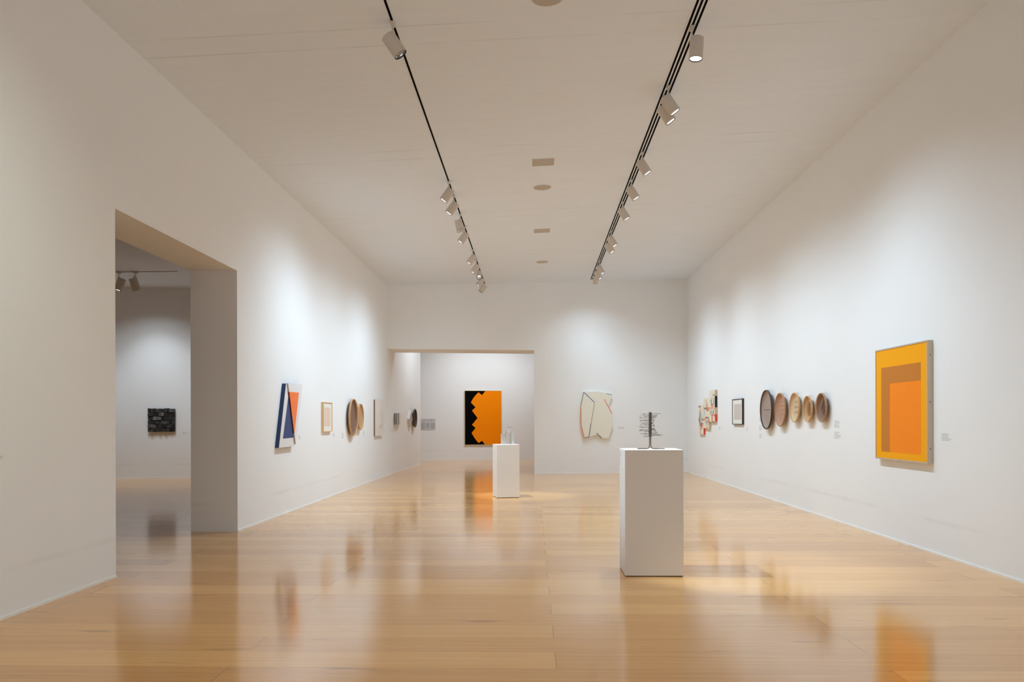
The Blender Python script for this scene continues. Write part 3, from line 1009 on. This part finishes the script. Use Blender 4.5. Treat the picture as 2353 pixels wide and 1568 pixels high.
# cream relief on the end wall (close-up 1300,870 x7.129)
K5 = (1300, 870, 7.1286)
M_creamc = paint('cream_canvas', (232, 230, 216), 0.75, 0.01, 8)
t = thing('cream_relief', WB.at(1372, 1008, 0), 'cream irregular polygon relief with coloured edge lines on the end wall', 'relief')
dp = 0.075
outline = [(293, 222), (540, 215), (755, 268), (760, 292), (703, 448), (762, 580), (768, 785), (700, 980), (592, 980), (503, 926), (380, 958), (308, 980), (250, 772), (243, 450)]
obj('panel', MB().prism(prj(WB, outline, dp, K5), -WB.n * (dp - 0.002)), M_creamc, t)
facet = prj(WB, [(293, 224), (474, 392), (415, 740), (381, 958), (308, 979), (250, 772), (243, 450)], dp + 0.012, K5)
obj('raised_facet', MB().prism(facet, -WB.n * 0.0115, 0, 0), M_creamc, t)
def stroke(pts, wd, mt, off):
    q = prj(WB, pts, off, K5)
    mb = MB()
    for a, b in zip(q, q[1:]):
        d = (b - a).normalized()
        s_ = d.cross(WB.n).normalized() * wd / 2
        mb.prism([a - s_, b - s_, b + s_, a + s_], -WB.n * 0.002)
    o = obj('edge_line', mb, mt, t)
    return o
cl = {'blue': (78, 88, 160), 'grey': (96, 92, 84), 'orange': (240, 128, 92), 'black': (40, 40, 38), 'brown': (172, 148, 116), 'red': (236, 112, 88)}
CM = {k: paint('line_' + k, v, 0.7, 0.02) for k, v in cl.items()}
of = dp + 0.0145
for pts, wd, col_ in (([(295, 228), (472, 391)], 0.016, 'blue'), ([(293, 230), (248, 445)], 0.014, 'grey'), ([(249, 455), (252, 770), (306, 976)], 0.022, 'orange'),
                      ([(413, 738), (381, 956), (308, 977)], 0.014, 'black'), ([(472, 396), (415, 735)], 0.012, 'brown'), ([(665, 248), (755, 269)], 0.014, 'grey'),
                      ([(632, 343), (760, 580)], 0.018, 'red'), ([(503, 898), (591, 978)], 0.016, 'black')):
    stroke(pts, wd, CM[col_], of if pts[0][0] < 480 else dp + 0.003)['label'] = col_ + ' line'

# orange and black painting on the far wall (close-up 880,780 x3.919)
K4 = (880, 780, 3.919)
M_or2 = None
def orange_paint():
    m, nt, b = new_mat('mottled_orange_paint')
    tc = N(nt, 'ShaderNodeTexCoord')
    no = N(nt, 'ShaderNodeTexNoise'); no.inputs['Scale'].default_value = 60
    nt.links.new(tc.outputs['Object'], no.inputs['Vector'])
    nt.links.new(MIX(nt, no.outputs['Fac'], lin((255, 132, 0)), lin((255, 150, 0))), b.inputs['Base Color'])
    b.inputs['Roughness'].default_value = 0.55
    b.inputs['Specular IOR Level'].default_value = 0.1
    return m
M_or2 = orange_paint()
M_blk = paint('deep_black_paint', (4, 4, 4), 0.6, 0.02, spec=0.05)
M_gold = paint('thin_gold_frame', (206, 180, 130), 0.4, 0.04, metal=0.3)
dpf = 0.05
loc, s0, s1, z0, z1 = frame_on(WF, ((1067.8, 898.2), (1152.3, 898), (1152.3, 1022.5), (1067.8, 1022.8)), dpf)
t = thing('orange_painting', loc.P((s0 + s1) / 2, z0), 'big orange and black painting with a jagged edge, framed by the end wall opening', 'painting')
obj('frame', frame_mb(loc, s0, s1, z0, z1, dpf, 0.012), M_gold, t)
cv = panel(MB(), loc, s0 + 0.012, s1 - 0.012, z0 + 0.012, z1 - 0.012, dpf - 0.006, 0.03, 0)
arc1 = [(860, 478), (838, 500), (818, 524), (803, 547), (792, 572)]
arc2 = [(798, 844), (812, 868), (828, 894), (845, 917), (862, 935)]
shape = [(922, 466), (893, 503)] + arc1 + [(834, 612), (802, 643), (852, 709), (802, 771), (834, 799)] + arc2 + [(892, 914), (918, 948), (1064, 948), (1064, 466)]
cv.prism(prj(WF, shape, dpf - 0.0045, K4), -WF.n * 0.001, 1)
obj('canvas', cv, [M_blk, M_or2], t)

# text panel on the far wall
M_panel = paint('info_panel_grey', (205, 206, 210), 0.7, 0.01)
M_ptext = paint('info_text_grey', (120, 122, 130), 0.8)
pl_, q0, q1, q2, q3 = frame_on(WF, ((963, 963), (1001, 962.7), (1001, 988.3), (963, 988.6)), 0.01)
t = thing('info_panel', pl_.P((q0 + q1) / 2, q2), 'grey wall text panel with black dots and three text columns at the far wall', 'sign')
obj('board', panel(MB(), pl_, q0, q1, q2, q3, 0.01, 0.009), M_panel, t)
K6 = (960, 940, 8.4036)
dt = MB()
for x_, y_, s_ in ((95, 212, 5), (113, 216, 2.5), (137, 214, 8), (105, 241, 8), (133, 243, 5), (155, 231, 3), (188, 212, 4), (183, 236, 3), (205, 215, 5), (210, 236, 5), (225, 213, 4), (232, 230, 3), (252, 210, 8), (253, 237, 5), (281, 210, 4), (283, 232, 3), (301, 221, 5), (172, 240, 2.5)):
    c_ = prj(WF, [(x_, y_)], 0.0112, K6)[0]
    rr_ = s_ * 0.0017
    dt.prism([c_ + Vector((math.cos(k * math.pi / 5) * rr_, 0, math.sin(k * math.pi / 5) * rr_)) for k in range(10)], -WF.n * 0.001)
obj('dot_pattern', dt, M_blk, t)
for x0_, x1_, nl in ((64, 140, 12), (155, 233, 10), (248, 330, 11)):
    mb = MB()
    for i in range(nl):
        y_ = 272 + i * 10.6
        xe = x1_ - rnd.uniform(0, 14)
        q = prj(WF, [(x0_, y_), (xe, y_), (xe, y_ + 3.4), (x0_, y_ + 3.4)], 0.0112, K6)
        mb.prism(q, -WF.n * 0.001)
    obj('text_column', mb, M_ptext, t)

# wall labels: small vinyl text, too small to read
def wall_label(pl, x0, y0, x1, y1, lines, label, mat=None, bold=True):
    a, b = pl.at(x0, y0, 0.001), pl.at(x1, y1, 0.001)
    loc = Local(pl, a - pl.n * 0.001)
    sa_, za = loc.sz(a); sb_, zb = loc.sz(b)
    left = min(sa_, sb_)
    wid, ht = abs(sb_ - sa_), abs(za - zb)
    mb = MB()
    lh = ht / lines
    for i in range(lines):
        z = max(za, zb) - lh * (i + 0.5)
        s_ = left
        end = left + wid * rnd.uniform(0.55, 1.0)
        while s_ < end:
            w_ = rnd.uniform(0.012, 0.035) * max(1, ht / 0.12)
            w_ = min(w_, end - s_)
            mb.prism(rc(loc, s_, s_ + w_, z - lh * 0.16, z + lh * 0.14, 0.0012), -pl.n * 0.001)
            s_ += w_ + 0.006
    o = obj('wall_label', mb, mat or M_label, org=loc.P(left, min(za, zb)))
    tag(o, label, 'label', 'wall labels')
    return o
WLB = wall_label
WLB(WL, 685.6, 1000, 692, 1010, 5, 'small grey text label right of the leaning blue and orange canvas')
WLB(WL, 764.8, 996, 769.6, 1004.4, 4, 'small grey text label right of the pale wood framed print')
WLB(WL, 785.3, 994, 790.5, 1007, 7, 'tall grey text label left of the large left wall basket')
WLB(WL, 834.5, 991, 839, 1001, 5, 'small grey text label below right of the smaller left wall basket')
WLB(WL, 882, 988, 884.4, 992, 3, 'tiny grey text label right of the white embossed relief')
WLB(WL, 899.5, 986.3, 902.0, 992, 4, 'tiny grey text label below left of the curved panel pair')
WLB(WL2, 922.2, 986.3, 924, 991, 3, 'tiny grey text label below right of the curved panel pair')
WLB(WL2, 941.6, 986, 943.2, 989.5, 3, 'tiny grey text label right of the diamond panel')
WLB(WL2, 955, 985.3, 956.7, 991, 4, 'tiny grey text label under the blackish basket')
WLB(WB, 1420.4, 980.8, 1438, 986.6, 3, 'small grey text label between the cream relief and the wire sculpture')
WLB(WF, 1165.8, 979.8, 1181, 984, 2, 'small grey text label right of the orange and black painting')
WLB(WR, 1651.8, 981, 1656.2, 988.6, 4, 'small grey text label right of the stepped collage')
WLB(WR, 1714.4, 983, 1720, 991, 4, 'small grey text label right of the black framed print')
WLB(WR, 1744.5, 958, 1752, 970, 5, 'grey text label left of the largest basket, top one of three')
WLB(WR, 1744.5, 978, 1753.3, 990, 5, 'grey text label left of the largest basket, middle one of three')
WLB(WR, 1744.5, 996.7, 1752, 1007.6, 5, 'grey text label left of the largest basket, bottom one of three')
WLB(WR, 1917.3, 966.7, 1931, 984, 7, 'upper grey text label right of the five baskets')
WLB(WR, 1917.3, 992, 1932, 1009.8, 7, 'lower grey text label right of the five baskets')
WLB(WR, 2163.7, 995.5, 2189, 1015, 6, 'grey text label right of the large yellow painting')
WLB(WS, 420, 993.3, 427, 999, 4, 'small grey text label right of the dark block relief')
WLB(WS, 429, 993.8, 438, 995.4, 1, 'single line of grey text right of the dark relief label')
WLB(WL, -14, 1048, 14.5, 1055, 2, 'small grey text label cut by the left edge of the photo')
# label on the plinth's left side
pp = XPlane(PA.x, -1)
pl2 = Plane(PC_, PA)
a, b = pl2.at(1424.6, 1032.5, 0.0), None
lab = MB()
dv = (PA - PC_).normalized()
nn = Vector((-1, 0, 0))
nn = (nn - dv * nn.dot(dv)).normalized()
for i, wv in enumerate((0.10, 0.13, 0.05, 0.04, 0.05, 0.03)):
    z = ptop - 0.035 - i * 0.024
    st = PC_ + dv * 0.02 + nn * 0.0012
    s_ = [Vector((st.x, st.y, z - 0.003)), Vector((st.x, st.y, z + 0.005))]
    e2_ = st + dv * wv
    lab.prism([s_[0], Vector((e2_.x, e2_.y, z - 0.003)), Vector((e2_.x, e2_.y, z + 0.005)), s_[1]], -nn * 0.0009)
o = obj('plinth_label', lab, M_label, org=PC_ + Vector((0, 0, ptop - 0.15)))
tag(o, 'small grey text label on the left side of the large plinth', 'label', 'wall labels')

# dark block relief in the side room (close-up 320,920 x15.683)
K7 = (320, 920, 15.683)
t = thing('block_relief', WS.at(371, 995, 0), 'square relief of dark wooden blocks on the side room wall', 'relief')
cn = prj(WS, [(310, 305), (1285, 300), (1285, 1145), (315, 1155)], 0.05, K7)
ls = Local(WS, sum(cn, Vector()) / 4 - WS.n * 0.05)
ss = [ls.sz(p) for p in cn]
bs0, bs1 = (ss[0][0] + ss[3][0]) / 2, (ss[1][0] + ss[2][0]) / 2
bz0, bz1 = (ss[2][1] + ss[3][1]) / 2, (ss[0][1] + ss[1][1]) / 2
obj('backing', panel(MB(), ls, bs0 + 0.01, bs1 - 0.004, bz0 + 0.01, bz1 - 0.01, 0.03, 0.029), M_blackw, t)
shades = [paint('charred_block_%s' % k, v, 0.55, 0.12, 40) for k, v in (('black', (34, 33, 33)), ('dark', (48, 47, 47)), ('grey', (66, 65, 68)), ('pale', (96, 95, 100)))]
special = {(2, 2): 3, (2, 3): 2, (2, 4): 3, (1, 5): 3, (4, 0): 2, (4, 1): 3, (4, 2): 3, (5, 3): 2, (5, 7): 2, (4, 7): 2, (3, 5): 2, (3, 9): 2, (0, 4): 2}
bw, bh = (bs1 - bs0) / 10, (bz1 - bz0) / 6
for r_ in range(6):
    for c_ in range(10):
        a0, a1 = bs0 + bw * c_, bs0 + bw * (c_ + 1) - 0.001
        zt = bz1 - bh * r_
        j = rnd.uniform(-0.006, 0.006)
        d0, d1_ = rnd.uniform(0.05, 0.085), rnd.uniform(0.05, 0.085)
        front = [ls.P(a0, zt - bh * 0.93 + j, d0), ls.P(a1, zt - bh * 0.93 + j, d0 * 0.9 + d1_ * 0.1), ls.P(a1, zt + j, d1_), ls.P(a0, zt + j, d1_)]
        back = [ls.P(a0, zt - bh * 0.93 + j, 0.03), ls.P(a1, zt - bh * 0.93 + j, 0.03), ls.P(a1, zt + j, 0.03), ls.P(a0, zt + j, 0.03)]
        front[1] = ls.P(a1, zt - bh * 0.93 + j, d0)
        si = special.get((r_, c_), rnd.choice((0, 0, 1, 1)))
        obj('block', MB().hexa(back, front), shades[si], t)

# stepped collage on the right wall (close-up 1590,880 x11.2)
K8 = (1590, 880, 11.2)
cc = {'cream': (232, 224, 204), 'beige': (206, 184, 152), 'black': (38, 33, 30), 'red': (226, 84, 62), 'coral': (250, 130, 104), 'grey': (140, 132, 124), 'mint': (196, 214, 200)}
CP = {k: paint('collage_' + k, v, 0.75, 0.03, 20) for k, v in cc.items()}
ORD = list(cc)
t = thing('stepped_collage', WR.at(1630, 1000, 0), 'three stepped cream panels with red, grey and mint shapes on the right wall', 'painting')
def collage(poly, dpt, patches, sides):
    mb = MB().prism(prj(WR, poly, dpt, K8), -WR.n * (dpt - 0.002), 0, 1)
    for i, (colr, pts) in enumerate(patches):
        mb.prism(prj(WR, pts, dpt + 0.0008 + i * 0.0003, K8), -WR.n * 0.0006, ORD.index(colr))
    # painted bands on the near edge of the panel
    for colr, (xa, ya), (xb, yb) in sides:
        p, q = prj(WR, [(xa, ya), (xb, yb)], dpt, K8)
        off_ = Vector((0, -0.003, 0))
        mb.add([p + off_, q + off_, q + off_ - WR.n * (dpt - 0.003), p + off_ - WR.n * (dpt - 0.003)], [(0, 1, 2, 3)], ORD.index(colr))
    o = obj('panel', mb, [CP[k] for k in ORD], t)
    return o
def rq(x0, y0, x1, y1, sk=0): return [(x0, y0 + sk), (x1, y0), (x1, y1), (x0, y1)]
def leaf(x, y0, y1, wd): return [(x + wd * math.sin(math.pi * i / 8), y0 + (y1 - y0) * i / 8) for i in range(9)] + [(x + wd * 0.1 * math.sin(math.pi * i / 8), y0 + (y1 - y0) * i / 8) for i in range(7, 0, -1)]
DC = 0.05
collage([(168, 592), (218, 585), (218, 572), (298, 566), (298, 1330), (218, 1326), (218, 1330), (170, 1330)], DC,
        [('grey', rq(168, 590, 218, 636)), ('mint', leaf(218, 700, 1110, 62)), ('coral', rq(212, 640, 221, 740)), ('grey', rq(172, 905, 186, 998)), ('coral', rq(190, 905, 214, 998)),
         ('coral', rq(243, 905, 258, 1000)), ('grey', rq(262, 922, 290, 962)), ('grey', [(218, 1032), (290, 1032), (262, 1140), (218, 1130)]), ('coral', [(274, 1034), (290, 1034), (262, 1150), (246, 1200), (222, 1190), (240, 1130)]),
         ('grey', [(205, 720), (216, 700), (212, 1160), (190, 1030), (192, 860)]), ('coral', rq(213, 1150, 219, 1330))],
        [('red', (298, 1180), (298, 1338))])
collage([(300, 404), (440, 384), (440, 1185), (300, 1165)], DC + 0.004,
        [('mint', leaf(318, 430, 900, -16)), ('coral', [(345, 445), (365, 445), (372, 560), (368, 636), (352, 636), (360, 520)]), ('grey', leaf(384, 490, 690, 18)), ('grey', rq(303, 640, 402, 684)),
         ('coral', rq(402, 630, 440, 680)), ('coral', rq(368, 685, 408, 730)), ('grey', rq(408, 685, 432, 725)), ('mint', [(305, 690), (334, 690), (334, 850), (318, 840)]), ('coral', rq(285, 922, 342, 962)), ('grey', rq(340, 884, 438, 914)),
         ('mint', [(346, 920), (436, 915), (420, 1060), (396, 1130), (366, 1050)]), ('grey', rq(374, 972, 398, 1030)), ('coral', rq(398, 972, 406, 1030)), ('coral', rq(426, 918, 440, 1040)), ('coral', rq(372, 1130, 392, 1180)), ('coral', rq(336, 876, 405, 884)), ('coral', [(336, 970), (346, 970), (356, 1060), (350, 1060)])],
        [])
collage([(440, 212), (518, 200), (520, 190), (585, 180), (590, 995), (505, 990), (505, 1010), (458, 1006), (440, 920)], DC + 0.008,
        [('mint', rq(516, 196, 524, 360)), ('grey', rq(540, 298, 580, 332)), ('mint', leaf(520, 345, 640, -48)), ('mint', leaf(535, 345, 640, 42)), ('coral', [(492, 408), (506, 408), (508, 540), (500, 520)]), ('grey', rq(492, 430, 506, 610)),
         ('grey', leaf(552, 360, 640, 12)), ('coral', rq(512, 560, 534, 665)), ('grey', rq(510, 532, 534, 562)), ('coral', rq(441, 628, 463, 678)), ('coral', rq(482, 628, 503, 676)), ('grey', rq(570, 636, 584, 680)),
         ('mint', [(478, 690), (555, 690), (540, 800), (512, 760), (496, 790)]), ('grey', [(462, 705), (482, 780), (508, 850), (500, 850), (474, 800)]), ('grey', [(560, 680), (556, 770), (536, 840), (530, 830), (548, 760)]), ('coral', [(462, 700), (470, 705), (486, 770), (474, 760)]),
         ('coral', rq(503, 818, 526, 995)), ('coral', rq(545, 818, 588, 855)), ('grey', rq(468, 458, 490, 470)), ('grey', rq(506, 735, 520, 780))],
        [(k_, (585.3 + 5 * (a_y - 181) / 816, a_y), (585.3 + 5 * (b_y - 181) / 816, b_y)) for k_, a_y, b_y in (('beige', 181, 338), ('black', 338, 634), ('beige', 634, 810), ('red', 810, 997))])

# black framed print (close-up as above)
framed('framed_print', WR, ((1682.2, 918.2), (1705.2, 916.2), (1705.2, 976.4), (1682.2, 975.8)), 0.04, 0.014, M_blackw, M_matw, M_lilac, (0.16, 0.88, 0.19, 0.80),
       'lilac grey print in a black frame on the right wall, left of the baskets')

# large yellow panel painting (generic colour blocks)
M_yel = paint('yellow_paint', (250, 172, 8), 0.55, 0.02, 12, spec=0.15)
M_brn = paint('ochre_brown_paint', (200, 126, 48), 0.55, 0.02, 12, spec=0.15)
M_org = paint('soft_orange_paint', (255, 142, 28), 0.55, 0.03, 12, spec=0.15)
M_alu = paint('pale_metal_frame', (198, 184, 164), 0.4, 0.04, metal=0.2)
K9 = (1980, 760, 4.6115)
dA = 0.06
loc, s0, s1, z0, z1 = frame_on(WR, ((2011.2, 806), (2131, 781.6), (2131, 1066.3), (2011.6, 1054)), dA)
s0, s1 = min(s0, s1), max(s0, s1)
t = thing('yellow_painting', loc.P((s0 + s1) / 2, z0), 'large yellow painting with plain brown and orange blocks on the right wall', 'painting')
obj('frame', frame_mb(loc, s0, s1, z0, z1, dA, 0.016), M_alu, t)
W_, H_ = s1 - s0, z1 - z0
cv = panel(MB(), loc, s0 + 0.016, s1 - 0.016, z0 + 0.016, z1 - 0.016, dA - 0.006, 0.03, 0)
def blk_(a0, a1, b0, b1, k, mi):
    cv.prism(rc(loc, s0 + W_ * a0, s0 + W_ * a1, z0 + H_ * b0, z0 + H_ * b1, dA - 0.005 + k), -loc.n * 0.0008, mi)
blk_(0.12, 0.88, 0.68, 0.83, 0.0, 1)
blk_(0.12, 0.30, 0.07, 0.68, 0.0, 1)
blk_(0.30, 0.88, 0.07, 0.68, 0.0, 2)
obj('canvas', cv, [M_yel, M_brn, M_org], t)
for i, zf in enumerate((0.12, 0.5, 0.88)):
    p = loc.P(s0 if (loc.P(s0, 0).y < loc.P(s1, 0).y) else s1, z0 + H_ * zf, dA * 0.5)
    sgn = Vector((0, -1, 0))
    obj('screw', MB().lathe([(0.006, 0.0), (0.005, 0.0015), (0.0001, 0.002)], M=Matrix.Translation(p) @ Matrix.Rotation(R(90), 4, 'X')), M_dark, t)

# ------------------------------------------------------------------ wire sculpture on the large plinth
M_wire = paint('bronze_wire', (122, 106, 88), 0.45, 0.2, 60, metal=0.4)
M_wired = paint('dark_wire', (46, 40, 36), 0.45, 0.1, 60, metal=0.5)
wc = on_y(1494, 1030, pc.y)
ctr = Vector((wc.x, pc.y, ptop))
px_m = F / pc.y
H_s = 84 / px_m
t = thing('wire_sculpture', ctr, 'small tree like sculpture of bronze wires on the large plinth', 'sculpture')
for i, (dx, dy, ln) in enumerate(((-1, -0.18, 29), (-0.93, 0.35, 24), (1, -0.2, 31), (0.95, 0.3, 19))):
    d = Vector((dx, dy, 0)).normalized()
    o0 = ctr + Vector((0.0055 * (1 if dx > 0 else -1), 0.004 * (1 if dy > 0 else -1), 0))
    pts = [o0 + Vector((0, 0, H_s * 0.98)), o0 + Vector((0, 0, 0.05)), o0 + Vector((0, 0, 0.03)) + d * 0.001, o0 + Vector((0, 0, 0.012)) + d * 0.006,
           o0 + Vector((0, 0, 0.006)) + d * 0.014, o0 + Vector((0, 0, 0.0042)) + d * 0.03, o0 + Vector((0, 0, 0.0042)) + d * ln / px_m]
    obj('rod', MB().tube(pts, 0.0040, seg=8), M_wire, t)
core = MB()
zz = H_s * 0.34
k = 0
while zz < H_s * 0.99:
    r0 = 0.012 if (k % 7) else 0.015
    core.tube([ctr + Vector((r0 * math.cos(a * math.pi / 6), r0 * math.sin(a * math.pi / 6), zz + a * 0.0004)) for a in range(12)], 0.0022, 0, 5, True)
    zz += 0.0052 if k % 7 else 0.009
    k += 1
obj('binding', core, M_wire, t)
prof_r = [(0.35, 30.0), (0.40, 28), (0.46, 17), (0.52, 13), (0.60, 10.5), (0.70, 9), (0.78, 11), (0.86, 14), (0.92, 18), (0.97, 29)]
def rad(f):
    for (a, ra), (b, rb_) in zip(prof_r, prof_r[1:]):
        if f <= b: return ra + (rb_ - ra) * (f - a) / (b - a)
    return prof_r[-1][1]
for i in range(72):
    f_ = 0.35 + 0.62 * (i + rnd.random() * 0.8) / 72
    z = H_s * f_
    side = 1 if i % 2 else -1
    az_ = rnd.gauss(0, 0.35)
    ln = (rad(f_) if side > 0 else rnd.uniform(24, 28)) / px_m * rnd.uniform(0.88, 1.02)
    if side < 0 and rnd.random() < 0.35: ln *= 0.65
    d = Vector((math.cos(az_) * side, math.sin(az_), 0))
    perp = Vector((-d.y, d.x, 0))
    sag = rnd.uniform(-0.012, 0.012)
    bend = rnd.uniform(-0.02, 0.02)
    pts = [ctr + Vector((0, 0, z)) + d * ln * q + Vector((0, 0, sag * math.sin(math.pi * q * 0.9) + rnd.uniform(-0.001, 0.001))) + perp * bend * q * q for q in (0.0, 0.2, 0.45, 0.7, 0.9, 1.0)]
    if rnd.random() < 0.5:
        pts.append(pts[-1] + d * -0.018 + Vector((0, 0, rnd.choice((-1, 1)) * 0.012)))
    obj('wire', MB().tube(pts, 0.0011 if side < 0 else 0.0014, seg=5), M_wire if rnd.random() < 0.55 else M_wired, t)

# ------------------------------------------------------------------ bent sheet sculpture on the small plinth (close-up 1120,970 x8.25)
K10 = (1120, 970, 8.25)
M_sheet = paint('brushed_pale_metal', (206, 202, 196), 0.3, 0.03, 30, metal=0.5)
t = thing('sheet_sculpture', Vector((sc_.x, sc_.y, stop)), 'small sculpture of bent pale metal sheets on the small plinth', 'sculpture')
def K10p(x, y, yy): return on_y(K10[0] + x / K10[2], K10[1] + y / K10[2], yy)
y0_ = sc_.y
zb = stop
def standing(pts, yy, yaw, th=0.004):
    q = [K10p(x, y, yy) for x, y in pts]
    for p in q:
        if p.z < zb + 0.012: p.z = zb
    c_ = sum(q, Vector()) / len(q)
    Mr = Matrix.Translation(c_) @ Matrix.Rotation(R(yaw), 4, 'Z') @ Matrix.Translation(-c_)
    q = [Mr @ p for p in q]
    n_ = Mr.to_3x3() @ Vector((0, 1, 0))
    return MB().prism(q, n_ * th)
obj('left_sheet', standing([(250, 230), (318, 238), (358, 325), (346, 430), (255, 430)], y0_ - 0.06, 14), M_sheet, t)
obj('tall_sheet', standing([(458, 184), (512, 184), (506, 430), (432, 430)], y0_ - 0.02, -18), M_sheet, t)
obj('middle_sheet', standing([(424, 172), (460, 176), (440, 430), (424, 430)], y0_ + 0.02, 30), M_sheet, t)
rb_m = MB()
path = []
for i in range(15):
    f_ = i / 14
    x_ = 318 + 108 * f_
    yk = 420 - 250 * math.sin(math.pi * (0.06 + 0.88 * f_)) ** 0.55
    p = K10p(x_, yk, y0_ + 0.05 - 0.10 * f_)
    path.append(p)
wv = Vector((0.02, 0.10, 0))
for a, b in zip(path, path[1:]):
    rb_m.hexa([a, b, b + wv, a + wv], [p + Vector((0, 0, 0.004)) for p in (a, b, b + wv, a + wv)])
obj('curved_sheet', rb_m, M_sheet, t)
fold = MB()
pth = [K10p(x, y, y0_ - 0.04) for x, y in ((330, 260), (352, 330), (380, 425), (392, 330), (408, 210), (424, 300), (430, 425))]
for a, b in zip(pth, pth[1:]):
    w3 = Vector((0.0, 0.07, 0))
    a = Vector(a); b = Vector(b)
    a.z = max(a.z, zb + 0.001); b.z = max(b.z, zb + 0.001)
    off3 = Vector((0.004, 0, 0))
    fold.hexa([a, b, b + w3, a + w3], [p + off3 for p in (a, b, b + w3, a + w3)])
obj('folded_sheet', fold, M_sheet, t)
